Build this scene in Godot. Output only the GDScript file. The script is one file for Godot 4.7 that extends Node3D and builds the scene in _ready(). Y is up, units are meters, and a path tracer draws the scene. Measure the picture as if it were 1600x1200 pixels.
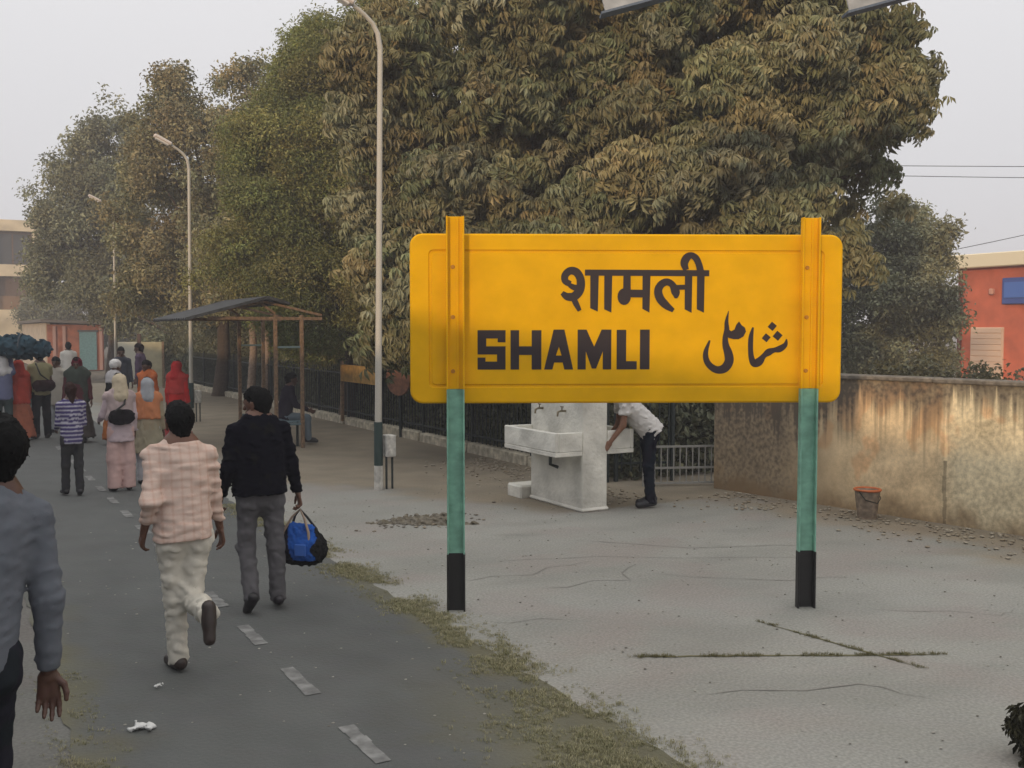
extends Node3D
# World axes: -Z runs along the platform, +X across it away from the track, y up, metres.

var R := RandomNumberGenerator.new()
var taken := {}
var M := {}

# ---------------------------------------------------------------- naming
func numbered(called: String) -> String:
	if not taken.has(called):
		taken[called] = 0
		return called
	taken[called] += 1
	return "%s_%03d" % [called, taken[called]]

func tag(o: Node, label: String, category: String, group := "") -> void:
	o.set_meta("label", label)
	o.set_meta("category", category)
	if group != "":
		o.set_meta("group", group)

func thing(called: String, label: String, category: String, at := Vector3.ZERO, turn := 0.0, group := "") -> Node3D:
	var o := Node3D.new()
	o.name = numbered(called)
	add_child(o)
	o.position = at
	o.rotation.y = turn
	tag(o, label, category, group)
	return o

func part(called: String, mesh: Mesh, m: Material, parent: Node) -> MeshInstance3D:
	var o := MeshInstance3D.new()
	o.name = called if parent != self else numbered(called)
	o.mesh = mesh
	if m != null:
		o.material_override = m
	parent.add_child(o, true)
	return o

func obj(called: String, st: SurfaceTool, m: Material, parent: Node) -> MeshInstance3D:
	st.generate_normals()
	return part(called, st.commit(), m, parent)

func setting(o: Node, kind := "structure") -> void:
	o.set_meta("kind", kind)

# ---------------------------------------------------------------- shapes
func tool(flat := true) -> SurfaceTool:
	var st := SurfaceTool.new()
	st.begin(Mesh.PRIMITIVE_TRIANGLES)
	st.set_smooth_group(-1 if flat else 0)
	return st

func face(st: SurfaceTool, pts: Array, inside: Vector3) -> void:
	var mid := Vector3.ZERO
	for p in pts:
		mid += p
	mid /= pts.size()
	var n: Vector3 = (pts[1] - pts[0]).cross(pts[2] - pts[0])
	var flip := n.dot(mid - inside) > 0.0
	for k in range(1, pts.size() - 1):
		st.add_vertex(pts[0])
		if flip:
			st.add_vertex(pts[k + 1]); st.add_vertex(pts[k])
		else:
			st.add_vertex(pts[k]); st.add_vertex(pts[k + 1])

# a box with chamfered edges
func bx(st: SurfaceTool, c: Vector3, s: Vector3, bev := 0.0, b := Basis.IDENTITY) -> void:
	var h := s * 0.5
	if bev <= 0.0:
		for ax in 3:
			for sg in [-1.0, 1.0]:
				var q := []
				for uv in [[-1, -1], [1, -1], [1, 1], [-1, 1]]:
					var v := Vector3.ZERO
					v[ax] = sg * h[ax]
					v[(ax + 1) % 3] = uv[0] * h[(ax + 1) % 3]
					v[(ax + 2) % 3] = uv[1] * h[(ax + 2) % 3]
					q.append(c + b * v)
				face(st, q, c)
		return
	var i := h - Vector3.ONE * bev
	for ax in 3:
		var u := (ax + 1) % 3
		var w := (ax + 2) % 3
		for sg in [-1.0, 1.0]:
			var q := []
			for uv in [[-1, -1], [1, -1], [1, 1], [-1, 1]]:
				var v := Vector3.ZERO
				v[ax] = sg * h[ax]; v[u] = uv[0] * i[u]; v[w] = uv[1] * i[w]
				q.append(c + b * v)
			face(st, q, c)
			for sg2 in [-1.0, 1.0]:
				var e := []
				for t in [[1, -1], [1, 1], [0, 1], [0, -1]]:
					var v := Vector3.ZERO
					v[u] = sg * (h[u] if t[0] == 1 else i[u])
					v[w] = sg2 * (i[w] if t[0] == 1 else h[w])
					v[ax] = t[1] * i[ax]
					e.append(c + b * v)
				face(st, e, c)
	for sx in [-1.0, 1.0]:
		for sy in [-1.0, 1.0]:
			for sz in [-1.0, 1.0]:
				face(st, [c + b * Vector3(sx * h.x, sy * i.y, sz * i.z), c + b * Vector3(sx * i.x, sy * h.y, sz * i.z), c + b * Vector3(sx * i.x, sy * i.y, sz * h.z)], c)

func bar(st: SurfaceTool, a: Vector3, e: Vector3, w: float, d: float, bev := 0.0) -> void:
	var y := (e - a).normalized()
	var x := Vector3.UP.cross(y) if absf(y.y) < 0.95 else Vector3.RIGHT
	x = x.normalized()
	if absf(y.y) >= 0.95:
		x = (x - y * x.dot(y)).normalized()
	bx(st, (a + e) * 0.5, Vector3(w, a.distance_to(e), d), bev, Basis(x, y, x.cross(y)))

func tube(st: SurfaceTool, pts: Array, rad: Array, sides := 8, caps := true) -> void:
	var rings := []
	for k in pts.size():
		var dir: Vector3 = (pts[min(k + 1, pts.size() - 1)] - pts[max(k - 1, 0)]).normalized()
		var x := dir.cross(Vector3(0.31, 0.2, 0.93)).normalized()
		var y := dir.cross(x)
		var r := []
		for j in sides:
			var t := TAU * j / sides
			r.append(pts[k] + (x * cos(t) + y * sin(t)) * rad[k])
		rings.append(r)
	for k in pts.size() - 1:
		var c: Vector3 = (pts[k] + pts[k + 1]) * 0.5
		for j in sides:
			var j2 := (j + 1) % sides
			face(st, [rings[k][j], rings[k][j2], rings[k + 1][j2], rings[k + 1][j]], c)
	if caps:
		st.set_smooth_group(-1)
		face(st, rings[0], pts[1])
		face(st, rings[-1], pts[-2])
		st.set_smooth_group(0)

func prism(st: SurfaceTool, outline: Array, axis: Vector3) -> void:   # convex outline pushed along axis
	var mid := Vector3.ZERO
	for p in outline:
		mid += p
	mid = mid / outline.size() + axis * 0.5
	face(st, outline, mid)
	var top := []
	for p in outline:
		top.append(p + axis)
	face(st, top, mid)
	for k in outline.size():
		var k2 := (k + 1) % outline.size()
		face(st, [outline[k], outline[k2], top[k2], top[k]], mid)

# ---------------------------------------------------------------- materials
func lin(r: float, g: float, b: float) -> Color:
	return Color(r, g, b).linear_to_srgb()

func noise_tex(freq: float, lo: float, hi: float, sd: int, size := 512, oct := 5, type := FastNoiseLite.TYPE_SIMPLEX_SMOOTH) -> NoiseTexture2D:
	var n := FastNoiseLite.new()
	n.noise_type = type
	n.frequency = freq
	n.fractal_octaves = oct
	n.seed = sd
	var t := NoiseTexture2D.new()
	t.width = size; t.height = size
	t.seamless = true
	t.noise = n
	var g := Gradient.new()
	g.set_color(0, Color(lo, lo, lo)); g.set_color(1, Color(hi, hi, hi))
	t.color_ramp = g
	return t

func bump_tex(freq: float, strength: float, sd: int, size := 512) -> NoiseTexture2D:
	var n := FastNoiseLite.new()
	n.frequency = freq
	n.fractal_octaves = 5
	n.seed = sd
	var t := NoiseTexture2D.new()
	t.width = size; t.height = size
	t.seamless = true
	t.as_normal_map = true
	t.bump_strength = strength
	t.noise = n
	return t

func mat(c: Color, rough := 0.85, tex: Texture2D = null, scale := 1.0, nrm: Texture2D = null, nscale := 0.6, metal := 0.0) -> StandardMaterial3D:
	var m := StandardMaterial3D.new()
	m.albedo_color = c
	m.roughness = rough
	m.metallic = metal
	if tex != null or nrm != null:
		m.uv1_triplanar = true
		m.uv1_world_triplanar = true
		m.uv1_scale = Vector3.ONE * scale
	if tex != null:
		m.albedo_texture = tex
	if nrm != null:
		m.normal_enabled = true
		m.normal_texture = nrm
		m.normal_scale = nscale
	return m

func tinted(m: StandardMaterial3D) -> StandardMaterial3D:
	m.vertex_color_use_as_albedo = true
	return m

# ---------------------------------------------------------------- smooth bodies (surface nets over joined capsules)
# bone: [a, b, radius_a, radius_b, flatness, depth_axis, cut]   flatness > 1 makes the depth radius smaller; cut 1 ends it flat at b, 2 at both ends
func field(bones: Array, cell: float, k: float, amp := 0.0, freq := 8.0, sd := 1, squash := Vector3.ONE) -> Array:
	var lo := Vector3.ONE * 1e9
	var hi := Vector3.ONE * -1e9
	for b in bones:
		var m: Vector3 = Vector3.ONE * (maxf(b[2], b[3]) + cell * 3.0 + amp)
		lo = lo.min(b[0] - m).min(b[1] - m)
		hi = hi.max(b[0] + m).max(b[1] + m)
	var nx := int((hi.x - lo.x) / cell) + 2
	var ny := int((hi.y - lo.y) / cell) + 2
	var nz := int((hi.z - lo.z) / cell) + 2
	var sy := nx
	var sz := nx * ny
	var d := PackedFloat32Array()
	d.resize(nx * ny * nz)
	d.fill(1.0)
	for b in bones:
		var a: Vector3 = b[0]
		var e: Vector3 = b[1]
		var ba := e - a
		var len := maxf(ba.length(), 1e-5)
		var l2 := len * len
		var ra: float = b[2]
		var rb: float = b[3]
		var flat: float = b[4] if b.size() > 4 else 1.0
		var ff := flat * flat - 1.0
		var n: Vector3 = b[5] if b.size() > 5 else Vector3.BACK
		var cut: int = b[6] if b.size() > 6 else 0
		var mg := maxf(ra, rb) + k + cell * 2.0 + amp
		var p0 := (a.min(e) - Vector3.ONE * mg - lo) / cell
		var p1 := (a.max(e) + Vector3.ONE * mg - lo) / cell
		var x0 := maxi(0, int(p0.x)); var x1 := mini(nx - 1, int(p1.x) + 1)
		var y0 := maxi(0, int(p0.y)); var y1 := mini(ny - 1, int(p1.y) + 1)
		var z0 := maxi(0, int(p0.z)); var z1 := mini(nz - 1, int(p1.z) + 1)
		for z in range(z0, z1 + 1):
			for y in range(y0, y1 + 1):
				var i := z * sz + y * sy + x0
				var pa := Vector3(lo.x + x0 * cell, lo.y + y * cell, lo.z + z * cell) - a
				for x in range(x0, x1 + 1):
					var t := pa.dot(ba) / l2
					var h := clampf(t, 0.0, 1.0)
					var v := pa - ba * h
					var q: float
					if ff != 0.0:
						var dn := v.dot(n)
						q = sqrt(v.length_squared() + ff * dn * dn) - (ra + (rb - ra) * h)
					else:
						q = v.length() - (ra + (rb - ra) * h)
					if cut > 0:
						q = maxf(q, (t - 1.0) * len)
						if cut > 1:
							q = maxf(q, -t * len)
					var o := d[i]
					var m := k - absf(o - q)
					d[i] = minf(o, q) - (m * m * 0.25 / k if m > 0.0 else 0.0)
					i += 1
					pa.x += cell
	if amp > 0.0:
		var fn := FastNoiseLite.new()
		fn.frequency = 1.0
		fn.seed = sd
		fn.fractal_octaves = 2
		var band := amp + cell * 2.0
		for z in nz:
			for y in ny:
				var i := z * sz + y * sy
				for x in nx:
					if absf(d[i]) < band:
						var nv := fn.get_noise_3d((lo.x + x * cell) * freq * squash.x + (lo.y + y * cell) * freq * 0.35, (lo.y + y * cell) * freq * squash.y, (lo.z + z * cell) * freq * squash.z)
						d[i] += amp * (nv * 0.5 + 0.75 - 2.2 * absf(nv))
					i += 1
	var vid := PackedInt32Array()
	vid.resize(nx * ny * nz)
	vid.fill(-1)
	var vs := PackedVector3Array()
	var cells := PackedInt32Array()
	var off := [0, 1, sy, sy + 1, sz, sz + 1, sz + sy, sz + sy + 1]
	var cor := [Vector3(0, 0, 0), Vector3(1, 0, 0), Vector3(0, 1, 0), Vector3(1, 1, 0), Vector3(0, 0, 1), Vector3(1, 0, 1), Vector3(0, 1, 1), Vector3(1, 1, 1)]
	var edges := [[0, 1], [2, 3], [4, 5], [6, 7], [0, 2], [1, 3], [4, 6], [5, 7], [0, 4], [1, 5], [2, 6], [3, 7]]
	var far := cell * 5.0 + amp
	for z in nz - 1:
		for y in ny - 1:
			var i := z * sz + y * sy - 1
			for x in nx - 1:
				i += 1
				var d0 := d[i]
				if d0 > far or d0 < -far:
					continue
				var neg := 0
				if d0 < 0.0: neg += 1
				if d[i + 1] < 0.0: neg += 1
				if d[i + sy] < 0.0: neg += 1
				if d[i + sy + 1] < 0.0: neg += 1
				if d[i + sz] < 0.0: neg += 1
				if d[i + sz + 1] < 0.0: neg += 1
				if d[i + sz + sy] < 0.0: neg += 1
				if d[i + sz + sy + 1] < 0.0: neg += 1
				if neg == 0 or neg == 8:
					continue
				var s := Vector3.ZERO
				var cnt := 0
				for ed in edges:
					var da := d[i + off[ed[0]]]
					var db := d[i + off[ed[1]]]
					if (da < 0.0) != (db < 0.0):
						s += cor[ed[0]].lerp(cor[ed[1]], da / (da - db))
						cnt += 1
				vid[i] = vs.size()
				vs.append(lo + (Vector3(x, y, z) + s / cnt) * cell)
				cells.append(i)
	var ix := PackedInt32Array()
	var steps := [[1, sy, sz], [sy, sz, 1], [sz, 1, sy]]
	for i in cells:
		for sp in steps:
			var q: int = sp[0]
			var inside := d[i] < 0.0
			if inside == (d[i + q] < 0.0):
				continue
			var c1 := vid[i - sp[1]] if i >= sp[1] else -1
			var c2 := vid[i - sp[1] - sp[2]] if i >= sp[1] + sp[2] else -1
			var c3 := vid[i - sp[2]] if i >= sp[2] else -1
			if c1 < 0 or c2 < 0 or c3 < 0:
				continue
			var c0 := vid[i]
			if inside:
				ix.append_array(PackedInt32Array([c0, c3, c2, c0, c2, c1]))
			else:
				ix.append_array(PackedInt32Array([c0, c1, c2, c0, c2, c3]))
	var ns := PackedVector3Array()
	ns.resize(vs.size())
	for t in range(0, ix.size(), 3):
		var n := (vs[ix[t + 2]] - vs[ix[t]]).cross(vs[ix[t + 1]] - vs[ix[t]])
		ns[ix[t]] += n; ns[ix[t + 1]] += n; ns[ix[t + 2]] += n
	for j in ns.size():
		ns[j] = ns[j].normalized()
	return [vs, ns, ix]

func weld(list: Array, colour: Callable) -> ArrayMesh:
	var vs := PackedVector3Array()
	var ns := PackedVector3Array()
	var ix := PackedInt32Array()
	for f in list:
		var base := vs.size()
		vs.append_array(f[0]); ns.append_array(f[1])
		for i in f[2]:
			ix.append(i + base)
	var cs := PackedColorArray()
	cs.resize(vs.size())
	for i in vs.size():
		cs[i] = colour.call(vs[i])
	var arr := []
	arr.resize(Mesh.ARRAY_MAX)
	arr[Mesh.ARRAY_VERTEX] = vs
	arr[Mesh.ARRAY_NORMAL] = ns
	arr[Mesh.ARRAY_COLOR] = cs
	arr[Mesh.ARRAY_INDEX] = ix
	var am := ArrayMesh.new()
	am.add_surface_from_arrays(Mesh.PRIMITIVE_TRIANGLES, arr)
	return am

# ---------------------------------------------------------------- people
func turned(v: Vector3, swing: float, out: float) -> Vector3:
	return v.rotated(Vector3.RIGHT, deg_to_rad(swing)).rotated(Vector3.BACK, deg_to_rad(out))

func plain_colour(c: Color, spread := 0.12, sd := 3, freq := 9.0) -> Callable:
	var n := FastNoiseLite.new()
	n.frequency = freq
	n.seed = sd
	return func(p: Vector3) -> Color:
		var k := 1.0 + spread * n.get_noise_3dv(p)
		return Color(c.r * k, c.g * k, c.b * k)

func hand_bones(w: Vector3, dir: Vector3, palm: Vector3, thumb: Vector3, s: float, curl: float) -> Array:
	var out := []
	var side := thumb
	var k := w + dir * 0.085 * s
	out.append([w - dir * 0.02 * s, w + dir * 0.02 * s, 0.027 * s, 0.028 * s, 1.35, palm])
	out.append([w + dir * 0.02 * s - side * 0.012 * s, k - side * 0.014 * s, 0.026 * s, 0.026 * s, 1.7, palm])
	out.append([w + dir * 0.02 * s + side * 0.012 * s, k + side * 0.014 * s, 0.026 * s, 0.024 * s, 1.7, palm])
	var lens := [0.076, 0.086, 0.08, 0.062]
	for f in 4:
		var u := (1.5 - f) * 0.0205 * s
		var a := k + side * u + dir * (0.004 - 0.004 * absf(f - 1.0)) * s
		var fd := (dir + side * (1.5 - f) * 0.06).normalized()
		var ang := deg_to_rad(curl * (0.6 + 0.14 * f))
		for j in 3:
			var l: float = lens[f] * [0.46, 0.3, 0.24][j] * s
			var d2 := (fd * cos(ang * (j + 0.6)) + palm * sin(ang * (j + 0.6))).normalized()
			var e := a + d2 * l
			out.append([a, e, (0.0098 - 0.0009 * j) * s, (0.0092 - 0.0012 * j) * s])
			a = e
	var ta := w + dir * 0.022 * s + side * 0.022 * s
	var tb := ta + (dir * 0.6 + side * 0.75 + palm * 0.25).normalized() * 0.038 * s
	var tc := tb + (dir * 0.9 + side * 0.3 + palm * 0.3).normalized() * 0.032 * s
	var td := tc + (dir * 0.95 + palm * 0.35).normalized() * 0.024 * s
	out.append([ta, tb, 0.0145 * s, 0.0115 * s]); out.append([tb, tc, 0.0112 * s, 0.0098 * s]); out.append([tc, td, 0.0098 * s, 0.008 * s])
	return out

# builds a figure facing -Z with its feet on the ground; spec holds pose and clothes
func person(called_label: String, at: Vector3, turn: float, q: Dictionary, group := "") -> Dictionary:
	var H: float = q.get("h", 1.7)
	var s := H / 1.75
	var w: float = q.get("wide", 1.0)
	var cell: float = q.get("cell", 0.022)
	var lean: float = q.get("lean", 3.0)
	var root := thing("person", called_label, "person", at, deg_to_rad(turn), group)
	var skin: Color = q.get("skin", Color(0.10, 0.052, 0.032))
	# joints
	var pel := Vector3(0, 0.93 * s, 0)
	if q.has("seat"):
		pel.y = q.seat + 0.1 * s
	var UB := Basis(Vector3.BACK, deg_to_rad(-q.get("roll", 0.0))) * Basis(Vector3.RIGHT, deg_to_rad(-lean)) * Basis(Vector3.UP, deg_to_rad(q.get("twist", 0.0)))
	var up := func(v: Vector3) -> Vector3: return pel + UB * (v * s)
	var hips := []; var knees := []; var ankles := []; var toes := []
	var shs := []; var elbows := []; var wrists := []; var hdirs := []
	for i in 2:
		var sd := -1.0 if i == 0 else 1.0
		var lg: Array = q.get("lleg" if i == 0 else "rleg", [0.0, 2.0, 4.0, 0.0])
		var hp := pel + Vector3(sd * 0.088 * s * w, -0.03 * s, 0)
		var kn := hp + turned(Vector3.DOWN, lg[0], sd * lg[1]) * 0.43 * s
		var an := kn + turned(Vector3.DOWN, lg[0] - lg[2], sd * lg[1] * 0.4) * 0.405 * s
		var fa: float = lg[0] - lg[2] + lg[3]
		var to := an + turned(Vector3(0, -0.035, -0.16) * s, fa, 0).rotated(Vector3.UP, -sd * 0.14)
		hips.append(hp); knees.append(kn); ankles.append(an); toes.append(to)
		var am: Array = q.get("larm" if i == 0 else "rarm", [0.0, 8.0, 12.0])
		var sh: Vector3 = up.call(Vector3(sd * 0.17 * w, 0.462, 0.0))
		var ud := UB * turned(Vector3.DOWN, am[0], sd * am[1])
		var al: float = s * q.get("arm", 1.0)
		var el := sh + ud * 0.285 * al
		var fd := (UB * turned(Vector3.DOWN, am[0] + am[2], sd * (am[1] if am.size() < 4 else am[3])))
		var wr := el + fd * 0.25 * al
		shs.append(sh); elbows.append(el); wrists.append(wr); hdirs.append(fd)
	var low := 1e9
	if not q.has("seat"):
		for i in 2:
			low = minf(low, minf(ankles[i].y - 0.075 * s, toes[i].y - 0.028 * s))
		var dy := Vector3(0, -low, 0)
		pel += dy
		for i in 2:
			hips[i] += dy; knees[i] += dy; ankles[i] += dy; toes[i] += dy; shs[i] += dy; elbows[i] += dy; wrists[i] += dy
	var B := UB.z
	up = func(v: Vector3) -> Vector3: return pel + UB * (v * s)
	var HB := UB * Basis(Vector3.RIGHT, deg_to_rad(lean + q.get("nod", 0.0))) * Basis(Vector3.UP, deg_to_rad(q.get("look", 0.0)))
	var neck: Vector3 = up.call(Vector3(0, 0.53, 0.0))
	var hc: Vector3 = neck + (UB * Vector3(0, 0.6, -0.12) + HB * Vector3(0, 0.4, 0)).normalized() * 0.125 * s
	var hs: float = s * q.get("head", 1.0)
	var hp2 := func(v: Vector3) -> Vector3: return hc + HB * (v * hs)
	# --- body, one surface
	var fl := 1.0
	var bb := []
	bb.append([up.call(Vector3(0, 0.50, 0.005)), up.call(Vector3(0, 0.30, 0)), 0.13 * s * w, 0.14 * s * w, 1.45, B])
	bb.append([up.call(Vector3(0, 0.30, 0)), pel, 0.125 * s * w, 0.145 * s * w, 1.45, B])
	for i in 2:
		bb.append([up.call(Vector3(0, 0.49, 0)), shs[i], 0.06 * s, 0.05 * s])
		bb.append([shs[i], elbows[i], 0.046 * s, 0.037 * s])
		bb.append([elbows[i], wrists[i], 0.037 * s, 0.026 * s])
		bb.append([hips[i], knees[i], 0.075 * s, 0.05 * s])
		bb.append([knees[i], ankles[i], 0.05 * s, 0.034 * s])
		bb.append([ankles[i], toes[i], 0.034 * s, 0.026 * s])
	bb.append([up.call(Vector3(0, 0.49, 0.01)), neck.lerp(hc, 0.7), 0.06 * s, 0.053 * s])
	var lists := [field(bb, maxf(cell * 1.25, 0.016), 0.03)]
	var hb := []
	hb.append([hp2.call(Vector3(0, 0.045, 0.018)), hp2.call(Vector3(0, 0.04, -0.03)), 0.087 * hs, 0.082 * hs, 1.13, HB.x])
	hb.append([hp2.call(Vector3(0, -0.005, -0.035)), hp2.call(Vector3(0, -0.072, -0.058)), 0.062 * hs, 0.036 * hs, 1.1, HB.x])
	hb.append([hp2.call(Vector3(0, -0.12, 0.012)), hp2.call(Vector3(0, 0.0, 0.012)), 0.056 * hs, 0.058 * hs])
	hb.append([hp2.call(Vector3(0, 0.018, -0.1)), hp2.call(Vector3(0, -0.022, -0.122)), 0.011 * hs, 0.016 * hs])
	hb.append([hp2.call(Vector3(-0.03, 0.03, -0.096)), hp2.call(Vector3(0.03, 0.03, -0.096)), 0.012 * hs, 0.012 * hs])
	hb.append([hp2.call(Vector3(-0.016, -0.052, -0.093)), hp2.call(Vector3(0.016, -0.052, -0.093)), 0.011 * hs, 0.011 * hs])
	for sd in [-1.0, 1.0]:
		hb.append([hp2.call(Vector3(sd * 0.08, 0.022, 0.008)), hp2.call(Vector3(sd * 0.077, -0.02, 0.002)), 0.021 * hs, 0.013 * hs, 2.2, HB.x])
	lists.append(field(hb, minf(cell, 0.014) * 0.5 + 0.0005, 0.018))
	var fine: bool = cell < 0.016
	for i in 2:
		var sd := -1.0 if i == 0 else 1.0
		var hd: Vector3 = hdirs[i]
		var palm := (UB * Vector3(-sd, 0, 0))
		palm = (palm - hd * palm.dot(hd)).normalized()
		var th := (hd.cross(palm) * -sd).normalized()
		if q.has("palm_back"):
			var pz := UB * Vector3(-sd * 0.5, 0, 1.0)
			palm = (pz - hd * pz.dot(hd)).normalized()
			th = (hd.cross(palm) * -sd).normalized()
		if th.dot(UB * Vector3(0, 0, -1)) < 0.0 and not q.has("palm_back"):
			th = -th
		lists.append(field(hand_bones(wrists[i], hd, palm, th, s, q.get("curl", 28.0)), 0.004 if fine else 0.009, 0.006 if fine else 0.008))
	var eyes := [hp2.call(Vector3(-0.031, 0.012, -0.1)), hp2.call(Vector3(0.031, 0.012, -0.1))]
	var mouth: Vector3 = hp2.call(Vector3(0, -0.052, -0.102))
	var pc := plain_colour(skin, 0.15)
	part("body", weld(lists, func(p: Vector3) -> Color:
		if p.distance_to(eyes[0]) < 0.013 * hs or p.distance_to(eyes[1]) < 0.013 * hs:
			return Color(0.02, 0.015, 0.012)
		if p.distance_to(mouth) < 0.017 * hs:
			return Color(skin.r * 0.9, skin.g * 0.6, skin.b * 0.6)
		return pc.call(p)), M.skin, root)
	# --- hair
	var hairc: Color = q.get("hair", Color(0.006, 0.005, 0.006))
	if not q.has("nohair"):
		var hh := []
		hh.append([hp2.call(Vector3(0, 0.058, 0.022)), hp2.call(Vector3(0, 0.068, -0.028)), 0.094 * hs, 0.084 * hs, 1.1, HB.x])
		hh.append([hp2.call(Vector3(0, 0.03, 0.04)), hp2.call(Vector3(0, -0.045, 0.045)), 0.082 * hs, 0.058 * hs, 1.0, HB.x])
		hh.append([hp2.call(Vector3(0, 0.085, -0.075)), hp2.call(Vector3(0, 0.1, -0.03)), 0.036 * hs, 0.06 * hs])
		if q.has("plait"):
			hh.append([hp2.call(Vector3(0, -0.02, 0.08)), hp2.call(Vector3(0, -0.3, 0.11)), 0.05 * hs, 0.028 * hs])
		part("hair", weld([field(hh, minf(cell, 0.014) * 0.55 + 0.001, 0.03, 0.008, 60.0, 7, Vector3(1.0, 0.35, 1.0))], plain_colour(hairc, 0.3, 5, 40.0)), M.hair, root)
	# --- trousers
	var wr: float = q.get("wrinkle", 0.007)
	var K := {"root": root, "pel": pel, "up": up, "hp": hp2, "hc": hc, "neck": neck, "B": B, "HB": HB, "UB": UB, "s": s, "w": w, "cell": cell, "hips": hips, "knees": knees, "ankles": ankles, "toes": toes, "shs": shs, "elbows": elbows, "wrists": wrists, "hdirs": hdirs}
	if q.has("trousers"):
		var tb := []
		tb.append([pel + UB * Vector3(0, 0.09, 0) * s, pel + Vector3(0, -0.03 * s, 0), 0.145 * s * w, 0.15 * s * w, 1.4, B])
		var loose: float = q.get("loose", 1.0)
		for i in 2:
			var sd := -1.0 if i == 0 else 1.0
			tb.append([hips[i] + B * 0.022 * s - Vector3(0, 0.02, 0) * s, hips[i] + B * 0.028 * s - Vector3(0, 0.07, 0) * s, 0.085 * s, 0.084 * s])
			tb.append([hips[i], knees[i], 0.09 * s * lerpf(1.0, loose, 0.4), 0.067 * s * loose])
			tb.append([knees[i], ankles[i].lerp(toes[i], 0.06) + (ankles[i] - knees[i]).normalized() * 0.02 * s, 0.066 * s * loose, 0.062 * s * loose, 1.0, B, 1])
		part("trousers", weld([field(tb, cell, 0.035, wr * 0.9, 8.0, 11, Vector3(1.0, 1.1, 1.0))], plain_colour(q.trousers, 0.15, 4, 5.0)), M.cloth, root)
	# --- shoes
	var sb := []
	for i in 2:
		sb.append([ankles[i] - (ankles[i] - knees[i]).normalized() * -0.02 * s + (ankles[i] - toes[i]).normalized() * 0.035 * s, toes[i], 0.043 * s, 0.037 * s])
		sb.append([ankles[i], ankles[i].lerp(toes[i], 0.4), 0.044 * s, 0.042 * s])
	part("shoes", weld([field(sb, minf(cell, 0.016), 0.02)], plain_colour(q.get("shoes", Color(0.012, 0.011, 0.012)), 0.3)), M.leather, root)
	# --- top
	if q.has("top"):
		var hem: float = q.get("hem", -0.09)
		var f2: float = q.get("fit", 1.0)
		var ub := []
		ub.append([up.call(Vector3(0, 0.455, 0.0)), up.call(Vector3(0, 0.30, 0.0)), 0.155 * s * w * f2, 0.168 * s * w * f2, 1.42, B])
		ub.append([up.call(Vector3(0, 0.30, 0.0)), up.call(Vector3(0, hem, 0.0)), 0.168 * s * w * f2, 0.182 * s * w * f2 + q.get("flare", 0.006), 1.24, B, 1])
		ub.append([up.call(Vector3(0, 0.4, 0.02)), up.call(Vector3(0, 0.32, 0.02)), 0.16 * s * w * f2, 0.15 * s * w * f2, 1.42, B])
		for i in 2:
			ub.append([up.call(Vector3(0, 0.5, 0.01)), shs[i], 0.07 * s, 0.06 * s * f2])
			if q.get("sleeve", 1.0) > 0.5:
				ub.append([shs[i], elbows[i], 0.064 * s * f2, 0.054 * s * f2])
				ub.append([elbows[i], elbows[i].lerp(wrists[i], q.get("sleeve", 1.0)), 0.053 * s * f2, 0.042 * s * f2, 1.0, B, 1])
			else:
				ub.append([shs[i], shs[i].lerp(elbows[i], 0.6), 0.069 * s * f2, 0.066 * s * f2, 1.0, B, 1])
		ub.append([up.call(Vector3(0, 0.48, 0.01)), neck.lerp(hc, q.get("collar", 0.12)), 0.078 * s, 0.064 * s, 1.0, B, 1])
		var col: Callable = q.topcolour if q.has("topcolour") else plain_colour(q.top, 0.15, 4, 5.0)
		part(q.get("topname", "shirt"), weld([field(ub, cell, 0.03, wr, 10.0, 21, q.get("folds", Vector3(0.8, 2.0, 0.8)))], col), M.cloth, root)
	if q.has("neckband"):
		part("collar", weld([field([[up.call(Vector3(0, 0.50, 0.012)), neck.lerp(hc, 0.3), 0.072 * s, 0.062 * s, 1.0, B, 2]], 0.007, 0.02)], plain_colour(q.neckband, 0.1)), M.cloth, root)
	# --- skirts, shawls, scarves
	if q.has("skirt"):
		var k2: Array = q.skirt      # [colour, hem height, radius]
		var kb := [[pel + UB * Vector3(0, 0.1, 0) * s, Vector3(pel.x, k2[1], pel.z), 0.16 * s * w, k2[2], 1.25, Vector3.BACK, 1]]
		part(q.get("skirtname", "skirt"), weld([field(kb, cell, 0.03, 0.02, 9.0, 31, Vector3(1.6, 0.25, 1.6))], plain_colour(k2[0], 0.25, 6, 6.0)), M.cloth, root)
	if q.has("shawl"):
		var sb2 := []
		sb2.append([up.call(Vector3(0, 0.44, 0.01)), up.call(Vector3(0, q.get("shawl_low", 0.12), 0.01)), 0.2 * s * w, 0.215 * s * w, 1.4, B, 1])
		for i in 2:
			sb2.append([up.call(Vector3(0, 0.5, 0.01)), shs[i], 0.085 * s, 0.085 * s])
		part("shawl", weld([field(sb2, cell, 0.05, 0.016, 9.0, 41, Vector3(1.3, 0.5, 1.3))], plain_colour(q.shawl, 0.25, 6, 6.0)), M.cloth, root)
	if q.has("scarf"):
		var cb := []
		cb.append([hp2.call(Vector3(0, 0.055, 0.025)), hp2.call(Vector3(0, 0.06, -0.03)), 0.103 * hs, 0.092 * hs, 1.08, HB.x])
		cb.append([hp2.call(Vector3(0, 0.03, 0.045)), up.call(Vector3(0, 0.47, 0.04)), 0.098 * hs, 0.13 * hs])
		for i in 2:
			cb.append([up.call(Vector3(0, 0.5, 0.02)), shs[i].lerp(neck, 0.25), 0.09 * s, 0.085 * s])
		part("headscarf", weld([field(cb, minf(cell, 0.018), 0.04, 0.008, 14.0, 51)], plain_colour(q.scarf, 0.25, 6, 8.0)), M.cloth, root)
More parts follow.
